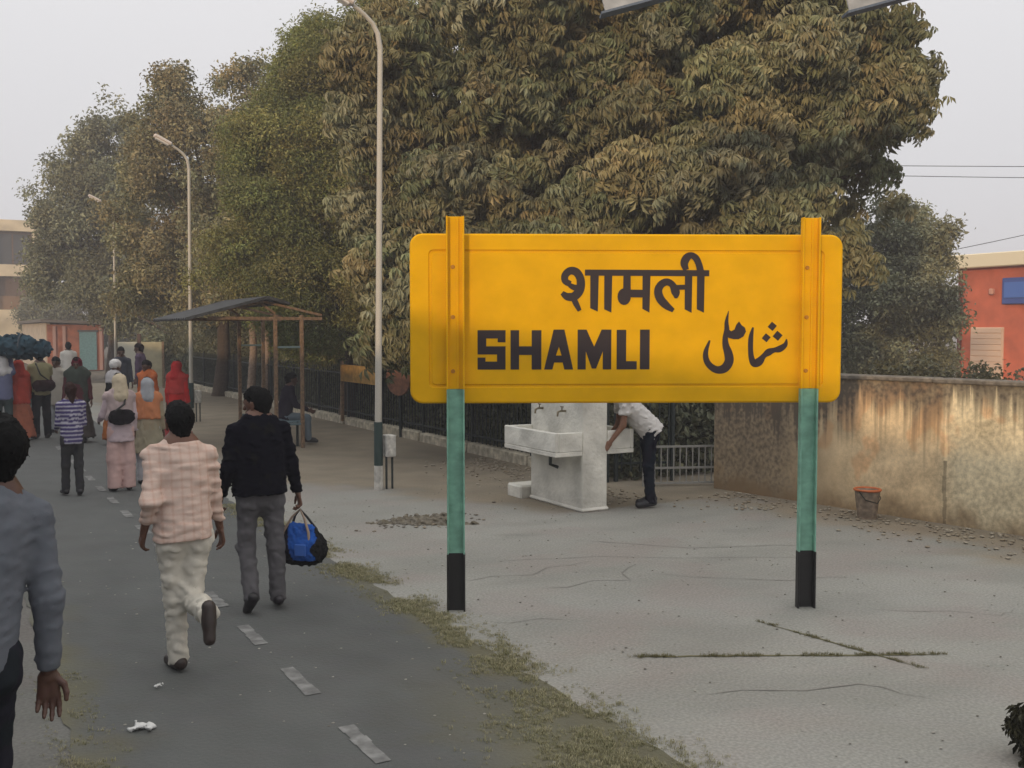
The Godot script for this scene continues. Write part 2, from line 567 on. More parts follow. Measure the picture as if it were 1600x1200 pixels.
	if q.has("turban"):
		var vb := [[hp2.call(Vector3(0, 0.085, 0.02)), hp2.call(Vector3(0, 0.09, -0.02)), 0.112 * hs, 0.108 * hs, 1.0, HB.x]]
		part("turban", weld([field(vb, minf(cell, 0.018), 0.03, 0.01, 20.0, 52)], plain_colour(q.turban, 0.25, 6, 12.0)), M.cloth, root)
	return K

# ---------------------------------------------------------------- foliage
func leaf_mesh(kind: String, sd: int) -> ArrayMesh:
	var r := RandomNumberGenerator.new()
	r.seed = sd
	var st := tool(true)
	var n := 27 if kind == "droop" else (30 if kind == "fine" else 16)
	var hubs := [Vector3.ZERO, Vector3(0.13, 0.05, 0.05), Vector3(-0.08, -0.07, 0.12)]
	for i in n:
		var t := TAU * i / n + r.randf_range(-0.3, 0.3)
		var o := Vector3.ZERO
		var dir := Vector3(cos(t), 0, sin(t))
		var L := 0.0
		var W := 0.0
		var a := 0.0
		if kind == "droop":
			L = r.randf_range(0.09, 0.17); W = L * r.randf_range(0.12, 0.18)
			a = r.randf_range(0.35, 1.25)
			o = Vector3(dir.x, r.randf_range(-0.06, 0.06), dir.z) * 0.02 + hubs[i % 3]
		elif kind == "fine":
			o = Vector3(r.randfn(), r.randfn() * 0.6, r.randfn()) * 0.11
			L = r.randf_range(0.04, 0.085); W = L * 0.2
			a = r.randf_range(-0.5, 0.9)
		else:
			o = Vector3(r.randfn(), r.randfn(), r.randfn()) * 0.09
			L = r.randf_range(0.05, 0.1); W = L * 0.27
			a = r.randf_range(-0.4, 1.0)
		var d1 := (dir * cos(a) + Vector3.DOWN * sin(a)).normalized()
		var d2 := (dir * cos(a + 0.5) + Vector3.DOWN * sin(a + 0.5)).normalized()
		var side := d1.cross(Vector3.UP).normalized()
		side = side.rotated(d1, r.randf_range(-0.6, 0.6))
		var m := o + d1 * L * 0.5
		var tip := m + d2 * L * 0.5
		var up := side.cross(d1).normalized() * W * 0.35
		for sg in [-1.0, 1.0]:
			var e: Vector3 = m + side * W * sg + up
			st.add_vertex(o); st.add_vertex(e); st.add_vertex(tip)
	st.generate_normals()
	return st.commit()

func mm(called: String, mesh: Mesh, m: Material, xf: Array, cols: Array, parent: Node) -> MultiMeshInstance3D:
	var k := MultiMesh.new()
	k.transform_format = MultiMesh.TRANSFORM_3D
	k.use_colors = true
	k.mesh = mesh
	k.instance_count = xf.size()
	for i in xf.size():
		k.set_instance_transform(i, xf[i])
		k.set_instance_color(i, cols[i])
	var o := MultiMeshInstance3D.new()
	o.name = called if parent != self else numbered(called)
	o.multimesh = k
	o.material_override = m
	parent.add_child(o, true)
	o.set_meta("kind", "stuff")
	return o

# blobs [x, y, z, r] in world metres; the crown is built of leafy tufts gathered in uneven clumps over them
func crown(parent: Node3D, blobs: Array, clumps: int, per: int, cr: float, size: float, kind: String, pal: Array, sd: int, face_dir: Vector3) -> Array:
	var r := RandomNumberGenerator.new()
	r.seed = sd
	var tot := 0.0
	for b in blobs:
		tot += b[3] * b[3]
	var variants := [[], [], []]
	var cols := [[], [], []]
	var tips := []
	var base := parent.position
	var low := 0.5 if cr > 0.2 else 0.02
	var gap := FastNoiseLite.new()
	gap.seed = sd
	gap.frequency = 0.55
	gap.fractal_octaves = 2
	for b in blobs:
		var c := Vector3(b[0], b[1], b[2])
		var num := int(ceil(clumps * b[3] * b[3] / tot))
		for i in num:
			var dir := Vector3(r.randfn(), r.randfn(), r.randfn()).normalized()
			if dir.dot(face_dir) < -0.25 and r.randf() < 0.55:
				dir = (dir - face_dir * dir.dot(face_dir) * 2.0).normalized()
			var rr: float = b[3] * (r.randf_range(0.72, 1.06) if r.randf() < 0.86 else r.randf_range(0.3, 0.75))
			var cc := c + dir * rr * Vector3(1, 0.92, 1)
			var wisp := r.randf() < 0.1
			if wisp:
				cc = c + dir * b[3] * r.randf_range(1.05, 1.28)
			if cc.y < low:
				continue
			if rr > b[3] * 0.7 and gap.get_noise_3dv(cc) < -0.07:
				continue
			var k := cr * (r.randf_range(0.55, 1.3) if not wisp else r.randf_range(0.3, 0.5))
			if r.randf() < 0.3:
				tips.append(cc)
			var tone: Color = pal[r.randi() % pal.size()]
			var bri := r.randf_range(0.75, 1.2)
			var np := int(per * k * k / (cr * cr))
			for j in np:
				var d2 := Vector3(r.randfn(), r.randfn() * 0.9 + 0.25, r.randfn()).normalized()
				d2 = (d2 + dir * 0.35).normalized()
				var p := cc + d2 * k * (0.55 + 0.45 * r.randf()) * Vector3(1, 0.75, 1)
				if p.y < low * 0.6:
					continue
				var up := (Vector3.UP * 0.9 + d2 * 0.6 + Vector3(r.randfn(), r.randfn(), r.randfn()) * 0.25).normalized()
				var x := up.cross(Vector3(r.randfn(), r.randfn(), r.randfn())).normalized()
				var bs := Basis(x, up, x.cross(up)).scaled(Vector3.ONE * size * r.randf_range(0.7, 1.3))
				var v := r.randi() % 3
				var t2: Color = pal[r.randi() % pal.size()]
				var cl := tone.lerp(t2, 0.45) * (bri * r.randf_range(0.75, 1.25))
				variants[v].append(Transform3D(bs, p - base))
				cols[v].append(Color(cl.r, cl.g, cl.b))
	for v in 3:
		mm("crown", M[kind][v], M.leaf, variants[v], cols[v], parent)
	return tips

func limbs(parent: Node3D, foot: Vector3, fork: Vector3, r0: float, tips: Array, m: Material, most := 26) -> void:
	var base := parent.position
	var st := tool(false)
	var mid := foot.lerp(fork, 0.5) + Vector3(0.06, 0, 0.05)
	tube(st, [foot - base - Vector3(0, 0.1, 0), foot - base + Vector3(0, 0.15, 0), mid - base, fork - base], [r0 * 1.5, r0 * 1.15, r0, r0 * 0.85], 10)
	obj("trunk", st, m, parent)
	var st2 := tool(false)
	var step := maxi(1, int(tips.size() / float(most)))
	for i in range(0, tips.size(), step):
		var e: Vector3 = tips[i]
		var l := fork.distance_to(e)
		var a := fork.lerp(e, 0.35) + Vector3(0, l * 0.10, 0)
		var b := fork.lerp(e, 0.7) + Vector3(0, l * 0.09, 0)
		tube(st2, [fork - base, a - base, b - base, e - base], [r0 * 0.5, r0 * 0.32, r0 * 0.18, 0.012], 6, false)
	obj("branches", st2, m, parent)

# ---------------------------------------------------------------- ground
func sheet(called: String, x0: float, x1: float, z0: float, z1: float, y: float, step: float, colour: Callable, m: Material, ragged := 0.0, parent: Node = self) -> MeshInstance3D:
	var nx := maxi(1, int(round((x1 - x0) / step)))
	var nz := maxi(1, int(round((z1 - z0) / step)))
	var vs := PackedVector3Array()
	var cs := PackedColorArray()
	var ns := PackedVector3Array()
	var ix := PackedInt32Array()
	var fn := FastNoiseLite.new()
	fn.frequency = 1.3
	fn.fractal_octaves = 4
	for j in nz + 1:
		for i in nx + 1:
			var x := lerpf(x0, x1, float(i) / nx)
			var z := lerpf(z0, z1, float(j) / nz)
			if ragged > 0.0 and (i == 0 or i == nx):
				x += ragged * fn.get_noise_2d(z * 1.5, x * 9.0) * 1.6
			var p := Vector3(x, y, z)
			vs.append(p); cs.append(colour.call(p)); ns.append(Vector3.UP)
	for j in nz:
		for i in nx:
			var a := j * (nx + 1) + i
			ix.append_array(PackedInt32Array([a, a + nx + 2, a + nx + 1, a, a + 1, a + nx + 2]))
	var arr := []
	arr.resize(Mesh.ARRAY_MAX)
	arr[Mesh.ARRAY_VERTEX] = vs; arr[Mesh.ARRAY_NORMAL] = ns; arr[Mesh.ARRAY_COLOR] = cs; arr[Mesh.ARRAY_INDEX] = ix
	var am := ArrayMesh.new()
	am.add_surface_from_arrays(Mesh.PRIMITIVE_TRIANGLES, arr)
	var o := part(called, am, m, parent)
	return o

func strip(pts: Array, w: float, y: float, sd: int) -> SurfaceTool:   # a thin uneven line on the ground
	var r := RandomNumberGenerator.new()
	r.seed = sd
	var st := tool(true)
	var fine := []
	for k in pts.size() - 1:
		var n: int = maxi(2, int(pts[k].distance_to(pts[k + 1]) / 0.07))
		for j in n:
			fine.append(pts[k].lerp(pts[k + 1], float(j) / n))
	fine.append(pts[-1])
	var L := []
	for k in fine.size():
		var d: Vector2 = (fine[mini(k + 1, fine.size() - 1)] - fine[maxi(k - 1, 0)]).normalized()
		var n: Vector2 = Vector2(-d.y, d.x)
		var ww := w * r.randf_range(0.35, 1.0) * minf(1.0, minf(k, fine.size() - 1 - k) * 0.3 + 0.1)
		var o := n * r.randf_range(-0.4, 0.4) * w
		var p: Vector2 = fine[k] + o
		L.append([Vector3(p.x + n.x * ww, y, p.y + n.y * ww), Vector3(p.x - n.x * ww, y, p.y - n.y * ww)])
	for k in L.size() - 1:
		face(st, [L[k][0], L[k][1], L[k + 1][1], L[k + 1][0]], L[k][0] - Vector3(0, 1, 0))
	return st

func blade_mesh(sd: int, n: int, h: float) -> ArrayMesh:
	var r := RandomNumberGenerator.new()
	r.seed = sd
	var st := tool(true)
	for i in n:
		var o := Vector3(r.randfn() * 0.022, 0, r.randfn() * 0.022)
		var t := r.randf() * TAU
		var d := Vector3(cos(t), 0, sin(t))
		var s := Vector3(-d.z, 0, d.x) * 0.0028
		var hh := h * r.randf_range(0.5, 1.2)
		var lean := r.randf_range(0.2, 1.1) * hh
		var m := o + Vector3(0, hh * 0.65, 0) + d * lean * 0.4
		var e := o + Vector3(0, hh, 0) + d * lean
		st.add_vertex(o - s); st.add_vertex(o + s); st.add_vertex(m + s)
		st.add_vertex(o - s); st.add_vertex(m + s); st.add_vertex(m - s)
		st.add_vertex(m - s); st.add_vertex(m + s); st.add_vertex(e)
	st.generate_normals()
	return st.commit()

# ---------------------------------------------------------------- lettering on the name board
func smooth_line(pts: Array, sub := 6) -> Array:
	var out := []
	for k in pts.size() - 1:
		var p0: Vector3 = pts[maxi(k - 1, 0)]
		var p1: Vector3 = pts[k]
		var p2: Vector3 = pts[k + 1]
		var p3: Vector3 = pts[mini(k + 2, pts.size() - 1)]
		for j in sub:
			out.append(p1.cubic_interpolate(p2, p0, p3, float(j) / sub))
	out.append(pts[-1])
	return out

func brush(st: SurfaceTool, pts: Array, z: float, f: Callable, kk: float) -> void:   # pts [x, y, halfwidth]
	var l := []
	for p in pts:
		var c: Vector2 = f.call(p[0], p[1])
		l.append(Vector3(c.x, c.y, p[2] * kk * 1.1))
	var sm := smooth_line(l) if l.size() > 2 else l
	var L := []
	for k in sm.size():
		var a: Vector3 = sm[maxi(k - 1, 0)]
		var b: Vector3 = sm[mini(k + 1, sm.size() - 1)]
		var d := Vector2(b.x - a.x, b.y - a.y).normalized()
		var n: Vector2 = Vector2(-d.y, d.x) * sm[k].z
		L.append([Vector3(sm[k].x + n.x, sm[k].y + n.y, z), Vector3(sm[k].x - n.x, sm[k].y - n.y, z)])
	for k in L.size() - 1:
		face(st, [L[k][0], L[k][1], L[k + 1][1], L[k + 1][0]], L[k][0] - Vector3(0, 0, 1))

func poly(st: SurfaceTool, pts: Array, z: float, f: Callable) -> void:
	var pv := PackedVector2Array()
	for p in pts:
		pv.append(f.call(p[0], p[1]))
	var ix := Geometry2D.triangulate_polygon(pv)
	for t in range(0, ix.size(), 3):
		face(st, [Vector3(pv[ix[t]].x, pv[ix[t]].y, z), Vector3(pv[ix[t + 1]].x, pv[ix[t + 1]].y, z), Vector3(pv[ix[t + 2]].x, pv[ix[t + 2]].y, z)], Vector3(pv[ix[t]].x, pv[ix[t]].y, z - 1))

func circle(c: Array, rx: float, ry: float, n := 18) -> Array:
	var o := []
	for i in n:
		o.append([c[0] + rx * cos(TAU * i / n), c[1] + ry * sin(TAU * i / n)])
	return o

func rounded(w: float, h: float, r: float, z: float, c: Vector2) -> Array:
	var o := []
	for q in 4:
		var cc := Vector2((1 if q in [0, 3] else -1) * (w - r), (1 if q in [0, 1] else -1) * (h - r))
		for k in 7:
			var t := PI / 2 * (q + k / 6.0)
			o.append(Vector3(c.x + cc.x + r * cos(t), c.y + cc.y + r * sin(t), z))
	return o

func ring(st: SurfaceTool, a: Array, b: Array, inside: Vector3) -> void:
	for k in a.size():
		var k2 := (k + 1) % a.size()
		face(st, [a[k], a[k2], b[k2], b[k]], inside)

func name_board() -> void:
	var S := 210.0
	var t := thing("station_name_board", "yellow station name board on two green and black posts, lettered in three scripts", "sign", Vector3(4.435, 0, -6.11), deg_to_rad(-27.3))
	# board: bevelled plate with a recessed line round a raised field
	var c := Vector2(-0.035, 2.128)
	var w := 1.583
	var h := 0.615
	var st := tool(true)
	var r0 := rounded(w - 0.012, h - 0.012, 0.085, -0.06, c)
	var r1 := rounded(w, h, 0.09, -0.05, c)
	var r2 := rounded(w, h, 0.09, 0.002, c)
	var r3 := rounded(w - 0.012, h - 0.012, 0.08, 0.014, c)
	var r4 := rounded(w - 0.135, h - 0.115, 0.035, 0.014, c)
	var r5 := rounded(w - 0.141, h - 0.121, 0.033, 0.004, c)
	var r6 := rounded(w - 0.155, h - 0.135, 0.03, 0.004, c)
	var r7 := rounded(w - 0.161, h - 0.141, 0.028, 0.013, c)
	var inn := Vector3(c.x, c.y, -0.03)
	face(st, r0, inn)
	ring(st, r0, r1, inn); ring(st, r1, r2, inn); ring(st, r2, r3, inn)
	var deep := Vector3(c.x, c.y, -9.0)
	ring(st, r3, r4, deep)
	ring(st, r4, r5, Vector3(c.x, c.y, 0.0) + Vector3(0, 0, 900)) 
	ring(st, r5, r6, deep); ring(st, r6, r7, deep)
	face(st, r7, deep)
	obj("board", st, M.sign_yellow, t)
	for sx in [-1.0, 1.0]:
		var x: float = sx * 1.288
		var p := tool(true)
		# channel section standing in front of the plate: web and two flanges
		bx(p, Vector3(x, 1.02, 0.05), Vector3(0.128, 1.20, 0.012), 0.002)
		for e in [-1.0, 1.0]:
			bx(p, Vector3(x + e * 0.058, 1.02, 0.079), Vector3(0.012, 1.20, 0.046), 0.003)
		obj("post", p, M.sign_green, t)
		p = tool(true)
		bx(p, Vector3(x, 0.2, 0.05), Vector3(0.134, 0.44, 0.018), 0.002)
		for e in [-1.0, 1.0]:
			bx(p, Vector3(x + e * 0.0605, 0.2, 0.081), Vector3(0.013, 0.44, 0.05), 0.003)
		obj("black_foot", p, M.sign_black, t)
		p = tool(true)
		bx(p, Vector3(x, 2.24, 0.05), Vector3(0.13, 1.24, 0.014), 0.002)
		for e in [-1.0, 1.0]:
			bx(p, Vector3(x + e * 0.059, 2.24, 0.08), Vector3(0.012, 1.24, 0.048), 0.003)
		bx(p, Vector3(x + 0.018, 2.24, 0.06), Vector3(0.016, 1.236, 0.012), 0.002)
		obj("yellow_post_head", p, M.sign_yellow, t)
		for y in [2.5, 2.14, 1.75]:
			var bt := tool(false)
			tube(bt, [Vector3(x - 0.018, y, 0.05), Vector3(x - 0.018, y, 0.066)], [0.017, 0.014], 8)
			obj("bolt", bt, M.sign_bolt, t)
	# lettering, traced in thousandths of the board, each letter painted on
	var zz := 0.0155
	var la := func(x: float, y: float) -> Vector2: return Vector2((730.0 + x / 5.161 - 983.5) / S, (948.0 - (500.0 + y / 5.161)) / S)
	var latin := [
		[[[85, 95], [305, 95], [305, 190], [243, 190], [243, 160], [153, 160], [153, 222], [305, 222], [305, 405], [85, 405], [85, 310], [147, 310], [147, 342], [238, 342], [238, 286], [85, 286]]],
		[[[345, 95], [412, 95], [412, 222], [512, 222], [512, 95], [588, 95], [588, 405], [512, 405], [512, 290], [412, 290], [412, 405], [345, 405]]],
		[[[685, 90], [727, 90], [727, 225], [703, 295], [727, 295], [727, 350], [690, 350], [675, 405], [610, 405]], [[727, 90], [770, 90], [840, 405], [770, 405], [757, 350], [727, 350], [727, 295], [748, 295], [727, 225]]],
		[[[875, 90], [945, 90], [1006, 225], [1065, 90], [1142, 90], [1142, 405], [1075, 405], [1075, 262], [1022, 398], [988, 398], [940, 262], [940, 405], [875, 405]]],
		[[[1185, 92], [1260, 92], [1260, 340], [1345, 340], [1345, 405], [1185, 405]]],
		[[[1370, 90], [1447, 90], [1447, 405], [1370, 405]]]]
	for l in latin:
		var s := tool(true)
		for q in l:
			poly(s, q, zz, la)
		obj("painted_letter", s, M.sign_ink, t)
	var hi := func(x: float, y: float) -> Vector2: return Vector2((860.0 + x / 6.4 - 983.5) / S, (948.0 - (395.0 + y / 6.4)) / S)
	var kh := 1.0 / 6.4 / S
	var s := tool(true)
	brush(s, [[322, 228, 27], [1545, 232, 27]], zz, hi, kh)
	brush(s, [[180, 340, 26], [130, 310, 30], [128, 255, 32], [175, 212, 34], [235, 222, 36], [275, 280, 36], [282, 350, 38], [262, 415, 40], [215, 460, 38], [150, 462, 34], [98, 425, 20]], zz + 0.0008, hi, kh)
	brush(s, [[168, 348, 20], [215, 372, 26], [262, 375, 24]], zz + 0.0016, hi, kh)
	brush(s, [[205, 465, 24], [235, 530, 26], [272, 600, 18]], zz + 0.0024, hi, kh)
	poly(s, [[375, 235], [458, 235], [450, 608], [375, 575]], zz + 0.0008, hi)
	poly(s, [[512, 235], [590, 235], [583, 618], [512, 585]], zz + 0.0008, hi)
	brush(s, [[735, 235, 32], [735, 420, 34]], zz + 0.0008, hi, kh)
	poly(s, circle([708, 462], 66, 82), zz + 0.0016, hi)
	brush(s, [[700, 430, 34], [900, 432, 34]], zz + 0.0024, hi, kh)
	poly(s, [[888, 235], [966, 235], [958, 618], [888, 580]], zz + 0.0008, hi)
	brush(s, [[1195, 598, 18], [1120, 545, 34], [1062, 480, 38], [1042, 405, 36], [1070, 345, 34], [1125, 318, 32], [1180, 345, 30], [1215, 420, 38], [1218, 478, 12]], zz + 0.0016, hi, kh)
	brush(s, [[1190, 372, 22], [1320, 368, 22]], zz + 0.0024, hi, kh)
	poly(s, [[1305, 220], [1378, 220], [1374, 620], [1305, 585]], zz + 0.0008, hi)
	poly(s, [[1425, 220], [1500, 220], [1496, 618], [1425, 585]], zz + 0.0008, hi)
	brush(s, [[1318, 200, 24], [1296, 140, 34], [1318, 85, 36], [1362, 58, 28], [1410, 85, 30], [1442, 150, 30], [1462, 235, 32]], zz + 0.0032, hi, kh)
	obj("painted_hindi_word", s, M.sign_ink, t)
	var ur := func(x: float, y: float) -> Vector2: return Vector2((1080.0 + x / 10.0 - 983.5) / S, (948.0 - (480.0 + y / 10.0)) / S)
	var ku := 0.1 / S
	s = tool(true)
	brush(s, [[1425, 520, 8], [1405, 610, 34], [1320, 672, 46], [1235, 690, 34], [1150, 722, 50], [1075, 780, 36], [1005, 865, 58], [930, 895, 52], [888, 830, 42], [868, 700, 36], [870, 500, 34], [902, 340, 12]], zz, ur, ku)
	for dt in [[1200, 325, 72], [1108, 500, 70], [1285, 470, 78]]:
		poly(s, [[dt[0] - dt[2], dt[1] + 8], [dt[0] - 6, dt[1] - dt[2]], [dt[0] + dt[2], dt[1] - 8], [dt[0] + 6, dt[1] + dt[2]]], zz, ur)
	brush(s, [[520, 88, 4], [490, 250, 26], [494, 380, 36], [472, 500, 38], [482, 620, 48], [522, 740, 60], [535, 860, 64], [470, 965, 62], [360, 995, 52], [255, 945, 46], [185, 850, 42], [172, 720, 34], [232, 540, 12]], zz + 0.0008, ur, ku)
	poly(s, [[640, 300], [682, 248], [722, 305], [775, 345], [792, 405], [752, 482], [680, 522], [600, 522], [520, 500], [470, 440], [500, 350], [560, 400], [612, 375]], zz + 0.0016, ur)
	obj("painted_urdu_word", s, M.sign_ink, t)

# ---------------------------------------------------------------- street furniture
func street_lamp(x: float, z: float, label: String, lean: float) -> void:
	var t := thing("street_lamp", label, "street lamp", Vector3(x, 0, z), 0, "lamp posts along the platform")
	var st := tool(false)
	tube(st, [Vector3(0, 0.85, 0), Vector3(lean * 0.5, 3.2, 0), Vector3(lean, 5.6, 0)], [0.045, 0.038, 0.032], 10)
	obj("pole", st, M.lamp_pole, t)
	st = tool(false)
	tube(st, [Vector3(0, 0.3, 0), Vector3(0, 0.87, 0)], [0.058, 0.056], 12)
	obj("green_band", st, M.lamp_green, t)
	st = tool(false)
	tube(st, [Vector3(0, -0.02, 0), Vector3(0, 0.31, 0)], [0.060, 0.058], 12)
	obj("whitewashed_foot", st, M.lamp_white, t)
	st = tool(false)
	tube(st, [Vector3(lean, 5.58, 0), Vector3(lean - 0.03, 5.76, 0.0), Vector3(lean - 0.1, 5.88, 0.0), Vector3(lean - 0.22, 5.97, 0.02), Vector3(lean - 0.42, 6.09, 0.03)], [0.034, 0.032, 0.028, 0.026, 0.024], 8)
	obj("arm", st, M.lamp_pole, t)
	st = tool(true)
	var b := Basis(Vector3.BACK, -0.45)
	bx(st, Vector3(lean - 0.55, 6.155, 0.04), Vector3(0.4, 0.07, 0.16), 0.02, b)
	var hd := obj("lamp_head", st, M.lamp_head, t)
	st = tool(true)
	bx(st, Vector3(lean - 0.57, 6.112, 0.04), Vector3(0.3, 0.03, 0.12), 0.008, b)
	obj("diffuser", st, M.lamp_glass, hd)
	st = tool(true)
	bx(st, Vector3(0.14, 0.56, 0.02), Vector3(0.13, 0.28, 0.16), 0.01)
	var cb := obj("switch_box", st, M.lamp_white, t)
	st = tool(true)
	for e in [-0.04, 0.04]:
		bx(st, Vector3(0.14 + e, 0.205, 0.02), Vector3(0.022, 0.43, 0.022))
	obj("stand", st, M.dark_iron, cb)

func fence() -> void:
	var X := 7.78
	var z0 := -37.0
	var z1 := -11.3
	var t := thing("iron_fence", "long dark green iron picket fence on a pale kerb beneath the trees", "fence", Vector3(X, 0, z1))
	var n := 13
	var L := (z1 - z0) / n
	for k in n:
		var st := tool(true)
		var j := R.randf_range(-0.012, 0.012)
		bx(st, Vector3(j, 0.07 + R.randf_range(-0.012, 0.006), -L * (k + 0.5)), Vector3(0.2, 0.19, L - R.randf_range(0.03, 0.14)), 0.02, Basis(Vector3.UP, R.randf_range(-0.006, 0.006)))
		obj("kerb_block", st, M.kerb, t)
	for k in n + 1:
		var st := tool(true)
		bx(st, Vector3(0.02, 0.66, -L * k), Vector3(0.05, 1.32, 0.05), 0.004)
		obj("fence_post", st, M.dark_iron, t)
	for y in [0.28, 1.1]:
		var st := tool(true)
		bx(st, Vector3(0.02, y, -L * n * 0.5), Vector3(0.03, 0.035, L * n - 0.06))
		obj("rail", st, M.dark_iron, t)
	var st2 := tool(true)
	var m := int(L * n / 0.13)
	for k in m:
		bx(st2, Vector3(0.02, 0.72, -0.13 * (k + 0.6)), Vector3(0.016, 1.1 + R.randf_range(-0.02, 0.02), 0.016))
	setting(obj("pickets", st2, M.dark_iron, t), "stuff")
	# short return towards the wall
	var u := thing("iron_fence", "short return of dark iron fence between the tap stand and the old wall", "fence", Vector3(7.9, 0, -11.3))
	for e in [0.0, 1.0]:
		var s4 := tool(true)
		bx(s4, Vector3(0.05 + e * 0.72, 0.62, e * 0.3), Vector3(0.05, 1.24, 0.05), 0.004)
		obj("fence_post", s4, M.dark_iron, u)
	for y in [0.25, 1.08]:
		var s4 := tool(true)
		bar(s4, Vector3(0.08, y, 0.012), Vector3(0.74, y, 0.288), 0.03, 0.03)
		obj("rail", s4, M.dark_iron, u)
	for k in 6:
		var s4 := tool(true)
		bx(s4, Vector3(0.05 + 0.72 * (k + 0.5) / 6.0, 0.66, 0.3 * (k + 0.5) / 6.0 + 0.02), Vector3(0.016, 1.05, 0.016))
		obj("picket", s4, M.dark_iron, u)

func tap_stand() -> void:
	var t := thing("tap_stand", "white concrete drinking water stand with a trough on each side", "water stand", Vector3(6.43, 0, -10.12))
	var st := tool(true)
	bx(st, Vector3(0, 0.8, 0), Vector3(0.34, 1.66, 1.14), 0.012)
	obj("pillar", st, M.white_conc, t)
	for sg in [-1.0, 1.0]:
		st = tool(true)
		var cx: float = sg * 0.352
		bx(st, Vector3(cx, 0.665, 0), Vector3(0.36, 0.05, 1.16), 0.006)
		bx(st, Vector3(cx + sg * 0.155, 0.80, 0), Vector3(0.05, 0.22, 1.16), 0.01)
		for e in [-1.0, 1.0]:
			bx(st, Vector3(cx - sg * 0.025, 0.798, e * 0.554), Vector3(0.31, 0.215, 0.05), 0.008)
		var tr := obj("trough", st, M.white_conc, t)
		for z in [-0.28, 0.22]:
			var p := tool(false)
			tube(p, [Vector3(sg * 0.165, 1.12, z), Vector3(sg * 0.24, 1.12, z), Vector3(sg * 0.275, 1.11, z), Vector3(sg * 0.28, 1.06, z)], [0.013, 0.013, 0.013, 0.011], 8)
			tube(p, [Vector3(sg * 0.22, 1.12, z), Vector3(sg * 0.22, 1.165, z)], [0.009, 0.008], 6)
			p.set_smooth_group(-1)
			bx(p, Vector3(sg * 0.22, 1.17, z), Vector3(0.012, 0.012, 0.07), 0.003)
			obj("tap", p, M.brass, t)
		if sg < 0:
			st = tool(false)
			tube(st, [Vector3(sg * 0.3, 0.655, 0.1), Vector3(sg * 0.3, 0.5, 0.1), Vector3(sg * 0.2, 0.46, 0.1)], [0.02, 0.02, 0.02], 8)
			obj("drain_pipe", st, M.dark_iron, tr)
	st = tool(true)
	bx(st, Vector3(-0.1, 0.07, -0.76), Vector3(0.4, 0.17, 0.34), 0.02)
	obj("step", st, M.white_conc, t)
	st = tool(true)
	bx(st, Vector3(0.0, 0.02, 0.0), Vector3(0.38, 0.05, 1.18), 0.02)
	obj("plinth", st, M.white_conc, t)

func shelter() -> void:
	var t := thing("platform_shelter", "small gable roofed waiting shelter on thin tan posts near the fence", "shelter", Vector3(5.0, 0, -18.4))
	for z in [1.2, -1.2]:
		for x in [0.03, 0.49]:
			var st := tool(true)
			bx(st, Vector3(x, 1.15, z), Vector3(0.06, 2.3, 0.06), 0.005)
			obj("post", st, M.tan_iron, t)
		var s2 := tool(true)
		bx(s2, Vector3(-0.12, 2.24, z), Vector3(1.95, 0.055, 0.05), 0.004)
		obj("tie_beam", s2, M.tan_iron, t)
		s2 = tool(true)
		bar(s2, Vector3(0.03, 2.32, z), Vector3(-0.22, 2.5, z), 0.04, 0.04)
		bar(s2, Vector3(-1.1, 2.325, z - 0.004), Vector3(-0.15, 2.52, z - 0.004), 0.04, 0.04)
		bar(s2, Vector3(-0.15, 2.52, z + 0.004), Vector3(0.85, 2.3, z + 0.004), 0.04, 0.04)
		obj("truss", s2, M.tan_iron, t)
		for y in [0.42, 1.75]:
			s2 = tool(true)
			bx(s2, Vector3(0.26, y, z), Vector3(0.4, 0.035, 0.03), 0.003)
			obj("cross_rail", s2, M.blue_iron, t)
	# corrugated sheets
	for sg in [-1.0, 1.0]:
		var st := tool(false)
		var a := Vector3(-0.15, 2.60, 0)
		var e := Vector3(-1.5, 2.23, 0) if sg < 0 else Vector3(0.22, 2.50, 0)
		var n := 64
		var prev := []
		for k in n + 1:
			var z := lerpf(1.45, -1.45, float(k) / n)
			var w := 0.016 * cos(PI * k * 0.5) 
			prev.append([a + Vector3(0, w, z), e + Vector3(0, w, z)])
		for k in n:
			face(st, [prev[k][0], prev[k][1], prev[k + 1][1], prev[k + 1][0]], Vector3(-0.1, 0, 0))
			face(st, [prev[k][0] - Vector3(0, 0.02, 0), prev[k][1] - Vector3(0, 0.02, 0), prev[k + 1][1] - Vector3(0, 0.02, 0), prev[k + 1][0] - Vector3(0, 0.02, 0)], Vector3(-0.1, 9, 0))
		for q in [[0, 1.45], [n, -1.45]]:
			var p: Array = prev[q[0]]
			st.set_smooth_group(-1)
			face(st, [p[0], p[1], p[1] - Vector3(0, 0.05, 0), p[0] - Vector3(0, 0.05, 0)], Vector3(0, 2.4, 0))
		obj("roof_sheet", st, M.roof_dark, t)
	# bench under it
	var b := thing("bench", "slatted bench under the small platform shelter", "bench", Vector3(5.35, 0, -18.1))
	for k in 4:
		var s3 := tool(true)
		bx(s3, Vector3(-0.15 + k * 0.1, 0.44, 0), Vector3(0.085, 0.03, 1.5), 0.006)
		obj("seat_slat", s3, M.blue_iron, b)
	for z in [-0.6, 0.6]:
		for x in [-0.14, 0.14]:
			var s3 := tool(true)
			bx(s3, Vector3(x, 0.21, z), Vector3(0.04, 0.425, 0.04), 0.004)
			obj("leg", s3, M.dark_iron, b)

